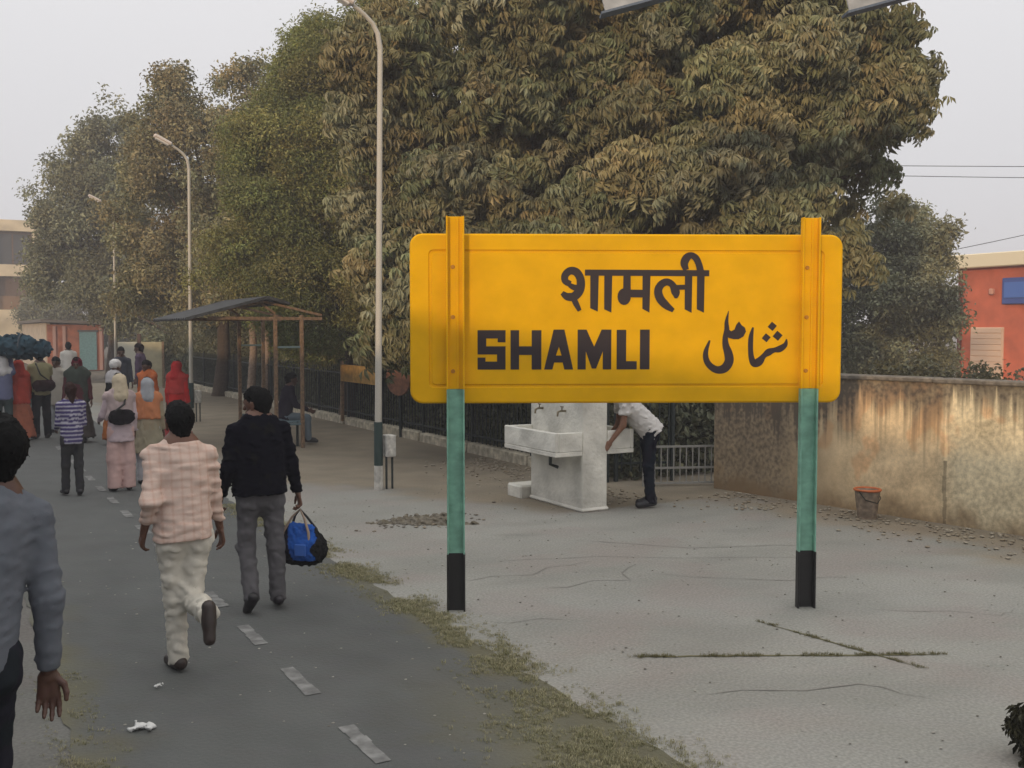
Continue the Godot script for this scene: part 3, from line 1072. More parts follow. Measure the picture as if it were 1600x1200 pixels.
func old_wall() -> void:
	var A := Vector2(8.72, -10.2)
	var B := Vector2(10.9, 3.0)
	var L := A.distance_to(B)
	var W := 1536
	var Hh := 192
	var im := Image.create(W, Hh, false, Image.FORMAT_RGB8)
	var n1 := FastNoiseLite.new(); n1.frequency = 1.0; n1.fractal_octaves = 4; n1.seed = 3
	var n2 := FastNoiseLite.new(); n2.frequency = 1.0; n2.fractal_octaves = 3; n2.seed = 8
	for x in W:
		var u := L * x / W
		var run := 0.16 + 0.34 * n2.get_noise_2d(u * 9.0, 0.0) + 0.30 * n2.get_noise_2d(u * 2.2, 9.0) + 0.16 * n1.get_noise_2d(u * 28.0, 3.0)
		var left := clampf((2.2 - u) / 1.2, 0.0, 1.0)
		var right := clampf((u - 3.0) / 0.25, 0.0, 1.0)
		run += 0.1 * (1.0 - right)
		for y in Hh:
			var v := 1.5 * y / Hh       # metres below the top
			var g := n1.get_noise_2d(u * 2.1, v * 1.6)
			var f := n1.get_noise_2d(u * 14.0, v * 13.0 + 50.0)
			var grit := n2.get_noise_2d(u * 55.0, v * 55.0)
			var c := Vector3(0.75, 0.57, 0.34) * (1.0 + 0.35 * g + 0.22 * f + 0.16 * grit)
			if right > 0.0:
				c = c.lerp(Vector3(0.69, 0.585, 0.385) * (1.0 + 0.3 * g + 0.38 * f + 0.22 * grit), right)
			# orange plaster patches high on the left half
			var o := smoothstep(0.05, 0.3, n2.get_noise_2d(u * 1.7 + 4.0, v * 1.4) + 0.34 - absf(u - 2.15) * 0.32 - absf(v - 0.34) * 0.7)
			c = c.lerp(Vector3(0.74, 0.43, 0.21) * (1.0 + 0.25 * f), 0.6 * o)
			# black mould running down from the coping; dirt and painted shade darken left end
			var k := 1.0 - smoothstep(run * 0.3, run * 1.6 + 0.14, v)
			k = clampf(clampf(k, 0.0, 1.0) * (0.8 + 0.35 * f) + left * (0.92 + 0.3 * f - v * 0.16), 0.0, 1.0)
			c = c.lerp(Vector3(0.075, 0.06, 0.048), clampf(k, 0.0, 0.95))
			# damp, rusty foot
			var d := smoothstep(1.12, 1.5, v + 0.28 * g)
			c = c.lerp(Vector3(0.20, 0.125, 0.06) * (1.0 + 0.4 * f), 0.75 * d)
			if absf(u - 3.12 - 0.02 * g) < 0.018:
				c *= 1.35 if v < 0.8 else 0.55
			im.set_pixel(x, y, Color(clampf(c.x, 0, 1), clampf(c.y, 0, 1), clampf(c.z, 0, 1)).linear_to_srgb())
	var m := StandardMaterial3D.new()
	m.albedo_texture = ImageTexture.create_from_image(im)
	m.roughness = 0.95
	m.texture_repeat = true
	var t := thing("old_boundary_wall", "weathered plaster wall with black mould streaks and orange patches, right of the name board", "wall", Vector3(A.x, 0, A.y))
	var dir := Vector3(B.x - A.x, 0, B.y - A.y).normalized()
	var nrm := Vector3(-dir.z, 0, dir.x)
	if nrm.x > 0:
		nrm = -nrm
	var fn := FastNoiseLite.new(); fn.frequency = 1.0; fn.fractal_octaves = 4
	var st := SurfaceTool.new()
	st.begin(Mesh.PRIMITIVE_TRIANGLES)
	st.set_smooth_group(0)
	var nu := 270
	var nv := 30
	var P := func(i: int, j: int) -> Vector3:
		var u := L * i / nu
		var y := lerpf(-0.05, 1.5 + 0.012 * fn.get_noise_1d(u * 2.0), float(j) / nv)
		return dir * u + Vector3(0, y, 0) + nrm * (0.014 * fn.get_noise_2d(u * 3.0, y * 3.0) + 0.003 * fn.get_noise_2d(u * 9.0, y * 9.0))
	for i in nu:
		for j in nv:
			var q := [[i, j], [i, j + 1], [i + 1, j + 1], [i, j], [i + 1, j + 1], [i + 1, j]]
			for e in q:
				st.set_uv(Vector2(float(e[0]) / nu, clampf(1.0 - float(e[1]) / nv, 0.004, 0.996)))
				st.add_vertex(P.call(e[0], e[1]))
	st.generate_normals()
	st.generate_tangents()
	var am := st.commit()
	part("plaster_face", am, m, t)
	st = tool(true)
	var a := -nrm * 0.035
	prism(st, [a + Vector3(0, -0.05, 0), a + dir * L + Vector3(0, -0.05, 0), a + dir * L + Vector3(0, 1.47, 0), a + Vector3(0, 1.47, 0)], -nrm * 0.22)
	obj("masonry", st, M.masonry, t)
	var k := 0
	while k < 9:
		st = tool(true)
		var u0 := L * k / 9.0
		var u1 := L * (k + 1) / 9.0 - 0.012
		var c := dir * (u0 + u1) * 0.5 + Vector3(0, 1.512 + R.randf_range(-0.006, 0.006), 0) - nrm * 0.105
		bx(st, c, Vector3(0.275, 0.05, u1 - u0), 0.012, Basis(-nrm, Vector3.UP, (-nrm).cross(Vector3.UP)))
		obj("coping_slab", st, M.coping, t)
		k += 1

func box_part(called: String, c: Vector3, s: Vector3, m: Material, p: Node, bev := 0.0) -> MeshInstance3D:
	var st := tool(true)
	bx(st, c, s, bev)
	return obj(called, st, m, p)

func materials() -> void:
	var fine := noise_tex(0.06, 0.80, 1.0, 3, 1024, 6)
	var blot := noise_tex(0.012, 0.62, 1.0, 5, 512, 6)
	var bump := bump_tex(0.05, 6.0, 7)
	M.bump_fine = bump
	M.skin = tinted(mat(Color.WHITE, 0.55))
	M.hair = tinted(mat(Color.WHITE, 0.8))
	M.hair.metallic_specular = 0.25
	M.cloth = tinted(mat(Color.WHITE, 0.92, null, 9.0, bump, 0.35))
	M.cloth.metallic_specular = 0.2
	M.leather = tinted(mat(Color.WHITE, 0.5))
	M.ground = tinted(mat(Color.WHITE, 0.95, fine, 0.6, bump, 0.18))
	M.asphalt = tinted(mat(Color.WHITE, 0.9, noise_tex(0.22, 0.62, 1.0, 19, 1024, 3), 1.0, bump, 0.35))
	M.earth = tinted(mat(Color.WHITE, 0.97, blot, 0.5, bump, 0.9))
	M.paint_line = mat(lin(0.30, 0.30, 0.288), 0.9, noise_tex(0.02, 0.6, 1.0, 9, 512, 6), 0.8)
	M.weed_line = mat(lin(0.17, 0.155, 0.07), 0.95, fine, 2.0)
	M.crack = mat(lin(0.21, 0.20, 0.18), 0.95)
	M.sign_yellow = mat(lin(0.86, 0.46, 0.004), 0.75, noise_tex(0.010, 0.90, 1.0, 15, 512, 5), 0.7)
	M.sign_yellow.metallic_specular = 0.2
	M.sign_green = mat(lin(0.27, 0.56, 0.42), 0.55, noise_tex(0.02, 0.72, 1.0, 16, 512, 5), 0.9)
	M.sign_black = mat(lin(0.016, 0.015, 0.014), 0.6, fine, 1.0)
	M.sign_bolt = mat(lin(0.42, 0.18, 0.01), 0.6)
	M.sign_ink = mat(lin(0.018, 0.009, 0.012), 0.6)
	M.lamp_pole = mat(lin(0.62, 0.58, 0.50), 0.6, fine, 1.2)
	M.lamp_green = mat(lin(0.03, 0.06, 0.055), 0.6, fine, 1.2)
	M.lamp_white = mat(lin(0.8, 0.77, 0.70), 0.8, blot, 1.2)
	M.lamp_head = mat(lin(0.66, 0.58, 0.52), 0.5)
	M.lamp_glass = mat(lin(0.75, 0.72, 0.68), 0.3)
	M.dark_iron = mat(lin(0.018, 0.028, 0.025), 0.6, fine, 2.0)
	M.tan_iron = mat(lin(0.34, 0.22, 0.13), 0.7, blot, 2.0)
	M.blue_iron = mat(lin(0.16, 0.24, 0.27), 0.6, fine, 2.0)
	M.pale_iron = mat(lin(0.38, 0.37, 0.34), 0.7, fine, 2.0)
	M.roof_dark = mat(lin(0.05, 0.055, 0.06), 0.7, blot, 1.0)
	M.kerb = mat(lin(0.72, 0.65, 0.50), 0.9, blot, 0.9, bump, 0.6)
	M.white_conc = mat(lin(0.84, 0.82, 0.74), 0.85, noise_tex(0.006, 0.78, 1.0, 25, 512, 6), 0.6, bump, 0.3)
	M.brass = mat(lin(0.22, 0.19, 0.13), 0.35, null, 1.0, null, 0.0, 0.8)
	M.masonry = mat(lin(0.26, 0.21, 0.15), 0.95, blot, 0.8, bump, 1.0)
	M.coping = mat(lin(0.30, 0.26, 0.21), 0.95, blot, 1.5, bump, 0.8)
	M.bark = mat(lin(0.14, 0.10, 0.07), 0.95, blot, 2.0, bump, 1.2)
	M.pale_bark = mat(lin(0.46, 0.34, 0.26), 0.95, blot, 2.0, bump, 1.0)
	M.canopy = mat(lin(0.55, 0.57, 0.58), 0.7, blot, 0.7)
	M.canopy_blue = mat(lin(0.12, 0.16, 0.22), 0.6, fine, 0.7)
	var leaf := tinted(mat(Color.WHITE, 0.7))
	leaf.cull_mode = BaseMaterial3D.CULL_DISABLED
	leaf.backlight_enabled = true
	leaf.backlight = Color(0.3, 0.3, 0.2)
	M.leaf = leaf
	leaf.metallic_specular = 0.4
	for kind in ["droop", "fine", "broad"]:
		M[kind] = [leaf_mesh(kind, 11), leaf_mesh(kind, 12), leaf_mesh(kind, 13)]

func tree(called: String, label: String, foot: Vector3, fork_y: float, r0: float, blobs: Array, clumps: int, per: int, cr: float, size: float, kind: String, pal: Array, sd: int, bark: Material) -> void:
	var t := thing(called, label, "tree", foot)
	var tips := crown(t, blobs, clumps, per, cr, size, kind, pal, sd, Vector3(-foot.x, 0, -foot.z).normalized())
	limbs(t, foot, foot + Vector3(0.1, fork_y, 0.1), r0, tips, bark)

func _ready() -> void:
	R.seed = 42
	# camera
	var cam := Camera3D.new()
	cam.name = "camera"
	add_child(cam)
	cam.position = Vector3(0, 2.05, 0)
	cam.rotation = Vector3(-atan(85.0 / 1600.0), deg_to_rad(-29.3), 0)
	cam.fov = rad_to_deg(2.0 * atan(600.0 / 1600.0))
	cam.near = 0.05
	cam.far = 1500.0
	cam.current = true
	# sky, air and exposure
	var we := WorldEnvironment.new()
	we.name = "air"
	var env := Environment.new()
	var sky := Sky.new()
	var sm := ProceduralSkyMaterial.new()
	sm.sky_top_color = Color(1.0, 0.995, 0.985)
	sm.sky_horizon_color = Color(0.622, 0.622, 0.634)
	sm.sky_curve = 1.8
	sm.energy_multiplier = 2.3
	sm.ground_horizon_color = Color(0.62, 0.60, 0.58)
	sm.ground_bottom_color = Color(0.45, 0.43, 0.41)
	sm.sun_angle_max = 1.0
	sky.sky_material = sm
	env.background_mode = Environment.BG_SKY
	env.sky = sky
	env.ambient_light_source = Environment.AMBIENT_SOURCE_SKY
	env.tonemap_mode = Environment.TONE_MAPPER_LINEAR
	env.tonemap_exposure = 0.85
	env.sdfgi_enabled = true
	env.ssao_enabled = true
	env.ssil_enabled = true
	env.fog_enabled = true
	env.fog_density = 0.003
	env.fog_light_color = Color(0.80, 0.79, 0.80)
	we.environment = env
	add_child(we)
	# low, hazy sun behind and to the left
	var sun := DirectionalLight3D.new()
	sun.name = "sun"
	var el := deg_to_rad(8.8)
	var dirv := Vector3(0.766 * cos(el), -sin(el), -0.643 * cos(el))
	sun.basis = Basis.looking_at(dirv, Vector3.UP)
	sun.light_color = Color(1.0, 0.86, 0.68)
	sun.light_energy = 0.74
	sun.light_angular_distance = 1.5
	sun.shadow_enabled = true
	add_child(sun)
	materials()
	ground_and_path()
	buildings()
	trees()
	old_wall()
	fence()
	tap_stand()
	shelter()
	name_board()
	var lean := [0.06, 0.03, 0.02]
	for k in 3:
		street_lamp([4.9, 4.9, 4.95][k], [-12.23, -23.3, -34.6][k], ["tall pale lamp post with a dark green band, nearest the name board", "lamp post beside the group in red and orange, middle of the row", "farthest lamp post of the row, before the pale partition"][k], lean[k])
	street_lamp(6.6, -78.0, "thin distant lamp post in front of the cream building", 0.0)
	small_things()
	people()

func ground_and_path() -> void:
	var n := FastNoiseLite.new(); n.frequency = 1.0; n.fractal_octaves = 5; n.seed = 2
	var n2 := FastNoiseLite.new(); n2.frequency = 1.0; n2.fractal_octaves = 4; n2.seed = 6
	var g := sheet("ground", -2.45, 300.0, -400.0, 60.0, -0.03, 20.0, func(p: Vector3) -> Color: return Color(0.17, 0.135, 0.09), M.earth)
	setting(g)
	var tb := sheet("track_bed", -300.0, -2.45, -400.0, 60.0, -0.86, 20.0, func(p: Vector3) -> Color: return Color(0.13, 0.115, 0.10), M.earth)
	setting(tb)
	var st := tool(true)
	bx(st, Vector3(-2.40, -0.45, -30), Vector3(0.12, 0.85, 90.0))
	setting(obj("platform_edge", st, M.kerb, self))
	var conc := func(p: Vector3) -> Color:
		var a := n.get_noise_2d(p.x * 0.35, p.z * 0.35)
		var b := n2.get_noise_2d(p.x * 1.6, p.z * 1.6)
		var c := Vector3(0.345, 0.34, 0.305) * (1.0 + 0.16 * a + 0.05 * b)
		c = c.lerp(Vector3(0.265, 0.265, 0.235), clampf(n2.get_noise_2d(p.x * 0.5 + 30.0, p.z * 1.3) * 1.3, 0, 0.5))
		c = c.lerp(Vector3(0.34, 0.30, 0.27), clampf(n2.get_noise_2d(p.x * 0.7 + 70.0, p.z * 0.9) * 1.5, 0, 0.6))
		if p.x < 0.75:
			c *= lerpf(0.5, 1.0, smoothstep(0.55, 0.75, p.x))
		# soil drifting in from the wall and the fence
		var edge := 8.05 + 0.165 * (p.z + 8.5) if p.z > -9.6 else 6.1 - clampf((-9.6 - p.z) * 0.55, 0.0, 2.2)
		var m := smoothstep(-0.5, 0.5, p.x - edge + 0.75 * a + 0.5 * b)
		c = c.lerp(Vector3(0.27, 0.22, 0.15) * (1.0 + 0.3 * b), 0.85 * m)
		return Color(c.x, c.y, c.z)
	var pf := sheet("platform", -2.45, 10.4, -42.0, 4.0, 0.0, 0.12, conc, M.ground)
	setting(pf)
	# cracks and weed-grown joints in the slab
	var cracks := [[[3.75, -5.14], [5.5, -4.22]], [[4.98, -5.35], [5.16, -4.1]], [[5.2, -6.9], [5.9, -6.2], [6.6, -5.9]], [[4.1, -6.9], [4.9, -6.75], [5.3, -7.2]], [[3.7, -4.4], [4.6, -4.1], [4.8, -3.7]], [[3.3, -6.3], [3.9, -5.98]], [[4.2, -7.9], [5.2, -7.6], [6.9, -6.6]], [[5.4, -8.3], [6.1, -7.5], [7.3, -6.9]], [[3.5, -7.6], [4.3, -7.3], [5.0, -7.5]], [[4.6, -9.0], [5.3, -8.7]], [[5.9, -5.2], [6.6, -4.6], [6.9, -4.7]]]
	for k in cracks.size():
		var pts := []
		var q: Array = cracks[k]
		for i in q.size() - 1:
			var m := 3
			for j in m:
				var f := float(j) / m
				pts.append(Vector2(lerpf(q[i][0], q[i + 1][0], f), lerpf(q[i][1], q[i + 1][1], f)) + (Vector2(R.randfn(), R.randfn()) * (0.012 if k < 2 else 0.05)) * (1.0 if j > 0 else 0.0))
		pts.append(Vector2(q[-1][0], q[-1][1]))
		obj("weedy_joint" if k < 2 else "crack", strip(pts, [0.015, 0.011][k] if k < 2 else R.randf_range(0.004, 0.007), 0.004, 60 + k), M.weed_line if k < 2 else M.crack, pf)
	var asph := func(p: Vector3) -> Color:
		var a := n.get_noise_2d(p.x * 0.5, p.z * 0.3)
		var b := n2.get_noise_2d(p.x * 3.0, p.z * 2.0)
		var c := Vector3(0.140, 0.146, 0.139) * (1.0 + 0.2 * a + 0.16 * b)
		var e := minf(absf(p.x - 0.53), absf(3.02 - p.x))
		var m := smoothstep(0.3, -0.02, e + 0.22 * b + 0.2 * n.get_noise_2d(p.x * 2.0, p.z * 1.1)) * smoothstep(-9.5, -6.5, p.z)
		var near := smoothstep(-6.0, -3.5, p.z) * smoothstep(0.75, 0.25, absf(p.x - 2.75) + 0.3 * b)
		c = c.lerp(Vector3(0.20, 0.185, 0.105) * (1.0 + 0.3 * b), clampf(maxf(m, near), 0, 0.85))
		return Color(c.x, c.y, c.z)
	var path := sheet("asphalt_path", 0.53, 3.02, -60.0, 4.0, 0.005, 0.1, asph, M.asphalt, 0.03)
	setting(path)
	for k in 16:
		var z := -3.65 - 1.035 * k
		var L := 0.27 * R.randf_range(0.85, 1.05)
		var pts := []
		for j in 7:
			pts.append(Vector2(1.79 + R.randf_range(-0.006, 0.006), z - L + 2.0 * L * j / 6.0))
		var s := tool(true)
		for j in 6:
			var w0 := 0.041 + R.randf_range(-0.006, 0.006)
			var p0: Vector2 = pts[j]
			var p1: Vector2 = pts[j + 1]
			face(s, [Vector3(p0.x - w0, 0.0095, p0.y), Vector3(p0.x + w0, 0.0095, p0.y), Vector3(p1.x + w0, 0.0095, p1.y), Vector3(p1.x - w0, 0.0095, p1.y)], Vector3(p0.x, -1, p0.y))
		obj("lane_dash", s, M.paint_line, path)
	# dry grass along the edges of the path
	var xf := []; var cs := []
	for i in 42000:
		var z := -3.0 - 9.0 * pow(R.randf(), 1.5)
		var right := R.randf() < 0.8
		var x := 3.02 + R.randfn() * 0.1 if right else 0.56 + R.randfn() * 0.07
		if right:
			x -= absf(R.randfn()) * 0.34 * smoothstep(-6.2, -3.6, z)
		var d := n2.get_noise_2d(x * 2.2, z * 1.6)
		if d < R.randf_range(-0.3, 0.2) or (not right and z < -6.6):
			continue
		var sc := (R.randf_range(0.1, 0.3) if R.randf() < 0.86 else R.randf_range(0.3, 0.55)) * (1.0 if right else 0.8)
		xf.append(Transform3D(Basis(Vector3.UP, R.randf() * TAU).scaled(Vector3.ONE * sc), Vector3(x, 0.004, z)))
		var dry := R.randf()
		cs.append(Color(0.23, 0.225, 0.11).lerp(Color(0.40, 0.36, 0.22), dry) * R.randf_range(0.7, 1.1))
	for i in 700:
		var f := R.randf()
		if n2.get_noise_1d(f * 9.0) < -0.02:
			continue
		var p := Vector2(3.75, -5.14).lerp(Vector2(5.5, -4.22), f) if i < 500 else Vector2(4.98, -5.35).lerp(Vector2(5.16, -4.1), f)
		xf.append(Transform3D(Basis(Vector3.UP, R.randf() * TAU).scaled(Vector3.ONE * R.randf_range(0.15, 0.4)), Vector3(p.x + R.randfn() * 0.012, 0.003, p.y + R.randfn() * 0.012)))
		cs.append(Color(0.11, 0.11, 0.04).lerp(Color(0.2, 0.17, 0.08), R.randf()))
	var gr := mm("grass", blade_mesh(5, 12, 0.05), M.leaf, xf, cs, self)
	tag(gr, "dry yellowish grass along the ragged edges of the asphalt path", "grass")
	var gx := []; var gcs := []
	for i in 900:
		gx.append(Transform3D(Basis(Vector3.UP, R.randf() * TAU).scaled(Vector3(1.2, 0.5, 0.9) * R.randf_range(0.06, 0.32)), Vector3(R.randf_range(0.6, 8.0), 0.006, R.randf_range(-12.0, -3.0))))
		gcs.append(Color(0.1, 0.09, 0.07).lerp(Color(0.4, 0.38, 0.33), R.randf()))
	var pebble := SphereMesh.new()
	pebble.radius = 0.03; pebble.height = 0.05; pebble.radial_segments = 6; pebble.rings = 3
	tag(mm("grit", pebble, M.leather, gx, gcs, self), "scattered grit and specks of dirt on the paving", "grit")
	# dead leaves and rubble by the wall
	xf = []; cs = []
	for i in 1200:
		var z := R.randf_range(-14.5, -4.0)
		var x := (9.0 + 0.165 * (z + 8.5)) - absf(R.randfn()) * 0.5 - 0.06 if z > -9.8 else 7.6 - absf(R.randfn()) * 0.6
		if R.randf() < 0.2:
			x = 4.45 + R.randfn() * 0.28; z = -9.95 + R.randfn() * 0.16
		var sc := R.randf_range(0.35, 1.0)
		var swept := z < -9.7 and x < 5.6
		xf.append(Transform3D(Basis(Vector3(R.randfn(), R.randfn(), R.randfn()).normalized() if not swept else Vector3.UP, R.randf() * TAU).scaled(Vector3(1, 0.5, 1) * sc * 0.85 if not swept else Vector3(0.7, 0.3, 0.5) * sc), Vector3(x, 0.012 * sc, z)))
		cs.append(Color(0.24, 0.19, 0.125).lerp(Color(0.36, 0.32, 0.25), R.randf()) * R.randf_range(0.75, 1.1) * (0.5 if swept else 1.0))
	var bm := SphereMesh.new()
	bm.radius = 0.035; bm.height = 0.05; bm.radial_segments = 6; bm.rings = 3
	var rb := mm("rubble", bm, M.leaf_dry if M.has("leaf_dry") else M.leather, xf, cs, self)
	tag(rb, "small stones and crumbled rubble along the foot of the wall", "rubble")

func buildings() -> void:
	var cream := mat(lin(0.78, 0.66, 0.46), 0.9, noise_tex(0.01, 0.8, 1.0, 31, 256, 4), 0.15)
	var brown := mat(lin(0.12, 0.075, 0.05), 0.9)
	var dark := mat(lin(0.045, 0.05, 0.055), 0.4)
	var b := thing("cream_building", "cream two storey building with dark verandah openings at the far left", "building", Vector3(0.8, 0, -83))
	box_part("ground_wall", Vector3(0, 1.75, -0.2), Vector3(12, 3.5, 0.4), cream, b)
	box_part("recess", Vector3(0, 5.0, -3.2), Vector3(11.9, 10.0, 5.2), brown, b)
	box_part("floor_band", Vector3(0, 6.35, -0.3), Vector3(12.1, 0.85, 0.7), cream, b)
	box_part("parapet", Vector3(0, 9.6, -0.3), Vector3(12.2, 0.8, 0.8), cream, b)
	for x in [-5.8, -2.9, 0.0, 2.7, 5.75]:
		box_part("column", Vector3(x, 4.9, -0.25), Vector3(0.5, 9.0, 0.5), cream, b)
	for x in [-4.4, -1.5, 1.3, 4.2]:
		var w := box_part("window", Vector3(x, 7.9, -0.55), Vector3(2.2, 2.2, 0.1), dark, b)
		box_part("frame", Vector3(x, 7.9, -0.48), Vector3(0.1, 2.2, 0.06), brown, w)
		box_part("parapet_wall", Vector3(x, 4.0, -0.5), Vector3(2.2, 1.0, 0.1), mat(lin(0.22, 0.13, 0.07), 0.9), b)
	# low orange house
	var orange := mat(lin(0.42, 0.15, 0.08), 0.9, noise_tex(0.02, 0.7, 1.0, 32, 256, 4), 0.3)
	var pale := mat(lin(0.62, 0.52, 0.40), 0.9, noise_tex(0.02, 0.75, 1.0, 33, 256, 4), 0.3)
	var slab := mat(lin(0.12, 0.105, 0.09), 0.9)
	var h := thing("low_house", "low orange house with a blue green door beyond the crowd", "house", Vector3(6.05, 0, -55.2))
	box_part("front_wall", Vector3(0, 1.15, -0.1), Vector3(2.6, 2.3, 0.2), orange, h)
	box_part("side_wall", Vector3(-1.25, 1.2, -8.2), Vector3(0.2, 2.4, 16.0), pale, h)
	box_part("back_wall", Vector3(0.1, 1.15, -16.1), Vector3(2.4, 2.3, 0.2), pale, h)
	box_part("side_wall", Vector3(1.2, 1.15, -8.2), Vector3(0.2, 2.3, 15.8), pale, h)
	var rs := tool(true)
	prism(rs, [Vector3(-1.6, 2.42, 0.35), Vector3(1.55, 2.3, 0.35), Vector3(1.55, 2.42, 0.35), Vector3(-1.6, 2.56, 0.35)], Vector3(0, 0, -16.9))
	obj("roof", rs, slab, h)
	var dr := box_part("door", Vector3(0.55, 0.98, 0.02), Vector3(0.8, 1.9, 0.08), mat(lin(0.16, 0.30, 0.32), 0.7, noise_tex(0.03, 0.8, 1.0, 34, 256, 4), 1.0), h)
	box_part("frame", Vector3(0.55, 1.98, 0.03), Vector3(0.95, 0.1, 0.1), mat(lin(0.07, 0.08, 0.09), 0.8), dr)
	for x in [-1.0, -0.55, 1.15]:
		box_part("pilaster", Vector3(x, 1.12, 0.03), Vector3(0.14, 2.2, 0.1), mat(lin(0.40, 0.24, 0.20), 0.9), h)
	# cream partition beside the path
	var g := thing("cream_partition", "cream painted partition of two panels with a rusty middle post behind the crowd", "partition", Vector3(6.2, 0, -37.85), deg_to_rad(-24))
	var gp := mat(lin(0.56, 0.51, 0.34), 0.85, noise_tex(0.02, 0.78, 1.0, 35, 256, 4), 0.5)
	box_part("panel", Vector3(-0.4, 0.84, 0), Vector3(0.66, 1.55, 0.06), mat(lin(0.56, 0.55, 0.46), 0.85), g, 0.008)
	box_part("panel", Vector3(0.42, 0.84, 0), Vector3(0.72, 1.55, 0.06), gp, g, 0.008)
	box_part("post", Vector3(0.01, 0.95, 0.02), Vector3(0.11, 1.9, 0.09), mat(lin(0.10, 0.06, 0.05), 0.9), g)
	box_part("post", Vector3(0.82, 0.8, 0.0), Vector3(0.07, 1.65, 0.09), M.tan_iron, g)
	box_part("post", Vector3(-0.77, 0.8, 0.0), Vector3(0.07, 1.65, 0.09), M.tan_iron, g)
	# red building behind the wall
	var red := mat(lin(0.72, 0.175, 0.09), 0.9, noise_tex(0.012, 0.8, 1.0, 36, 256, 4), 0.25)
	var r := thing("red_building", "red walled building with a cream cornice and blue board behind the wall", "building", Vector3(30.4, 0, -23.1))
	box_part("wall", Vector3(5.0, 2.1, 9.0), Vector3(10.0, 4.2, 18.0), red, r)
	box_part("cornice", Vector3(4.9, 4.33, 9.0), Vector3(10.5, 0.46, 18.6), mat(lin(0.78, 0.70, 0.52), 0.85), r, 0.03)
	var wn := box_part("shutter", Vector3(-0.03, 1.25, 1.17), Vector3(0.08, 1.75, 1.2), mat(lin(0.72, 0.52, 0.38), 0.85), r, 0.01)
	box_part("sill", Vector3(-0.06, 0.36, 1.17), Vector3(0.14, 0.07, 1.3), mat(lin(0.5, 0.4, 0.3), 0.9), wn)
	for k in 9:
		box_part("slat", Vector3(-0.08, 0.5 + 0.19 * k, 1.17), Vector3(0.03, 0.16, 1.12), mat(lin(0.70, 0.50, 0.37), 0.85), wn, 0.006)
	var bd := box_part("blue_board", Vector3(-0.09, 3.3, 2.6), Vector3(0.12, 0.85, 1.7), mat(lin(0.05, 0.09, 0.32), 0.6), r, 0.02)
	box_part("panel", Vector3(-0.165, 3.33, 2.35), Vector3(0.02, 0.5, 1.0), mat(lin(0.07, 0.16, 0.50), 0.5), bd)
	box_part("panel", Vector3(-0.165, 3.33, 3.2), Vector3(0.02, 0.5, 0.42), mat(lin(0.30, 0.36, 0.46), 0.5), bd)
	box_part("lamp", Vector3(-0.1, 3.3, 1.35), Vector3(0.14, 0.2, 0.16), mat(lin(0.6, 0.3, 0.22), 0.6), r, 0.03)
	box_part("drain_pipe", Vector3(-0.07, 2.1, 0.14), Vector3(0.1, 4.1, 0.1), mat(lin(0.16, 0.045, 0.03), 0.8), r)
	# coach standing at the platform behind the photographer's left
	var tr := thing("railway_coach", "blue railway coach standing along the platform edge", "railway coach", Vector3(-4.15, 0, -12.0))
	var blue := mat(lin(0.05, 0.11, 0.22), 0.5)
	box_part("body", Vector3(0, 1.45, 0), Vector3(3.1, 3.2, 56.0), blue, tr, 0.05)
	var rf := tool(false)
	var arc := []
	for k in 13:
		var a := PI * k / 12.0
		arc.append(Vector3(1.55 * cos(a), 3.0 + 0.5 * sin(a), 28.0))
	prism(rf, arc, Vector3(0, 0, -56.0))
	obj("roof", rf, mat(lin(0.3, 0.3, 0.29), 0.7), tr)
	box_part("underframe", Vector3(0, -0.45, 0), Vector3(2.5, 0.62, 54.0), M.dark_iron, tr)
	for k in 24:
		box_part("window", Vector3(1.56, 1.75, -26.5 + 2.3 * k), Vector3(0.04, 0.8, 1.2), dark, tr)
	# end of the platform canopy overhead: two sloping girders under a sheet roof
	var c = thing("platform_canopy", "grey roof girder ends of the platform canopy at the top edge", "canopy", Vector3(6.5, 0, -6.0))
	for q in [[5.1, -7.50, 0.52], [6.93, -6.45, 0.52]]:
		var a := Vector3(q[0] - 6.5, 4.92, q[1] + 6.0)
		var e := a + Vector3(2.35, 0.72, 1.25)
		var s := tool(true)
		bar(s, a, e, 0.03, 0.28, 0.004)
		obj("girder", s, M.canopy, c)
		s = tool(true)
		bar(s, a + Vector3(-0.01, -0.15, 0), e + Vector3(0, -0.15, 0), 0.16, 0.02)
		obj("flange", s, M.canopy_blue, c)
	var s2 := tool(true)
	prism(s2, [Vector3(-1.6, 5.40, -1.9), Vector3(1.6, 5.40, 0.6), Vector3(3.4, 6.06, 1.9), Vector3(0.9, 6.06, -0.6)], Vector3(0, 0.05, 0))
	obj("roof_sheet", s2, M.canopy, c)
	for q in [Vector3(3.2, 0, 1.1)]:
		box_part("column", q + Vector3(0, 3.0, 0), Vector3(0.2, 6.0, 0.2), M.canopy, c, 0.01)

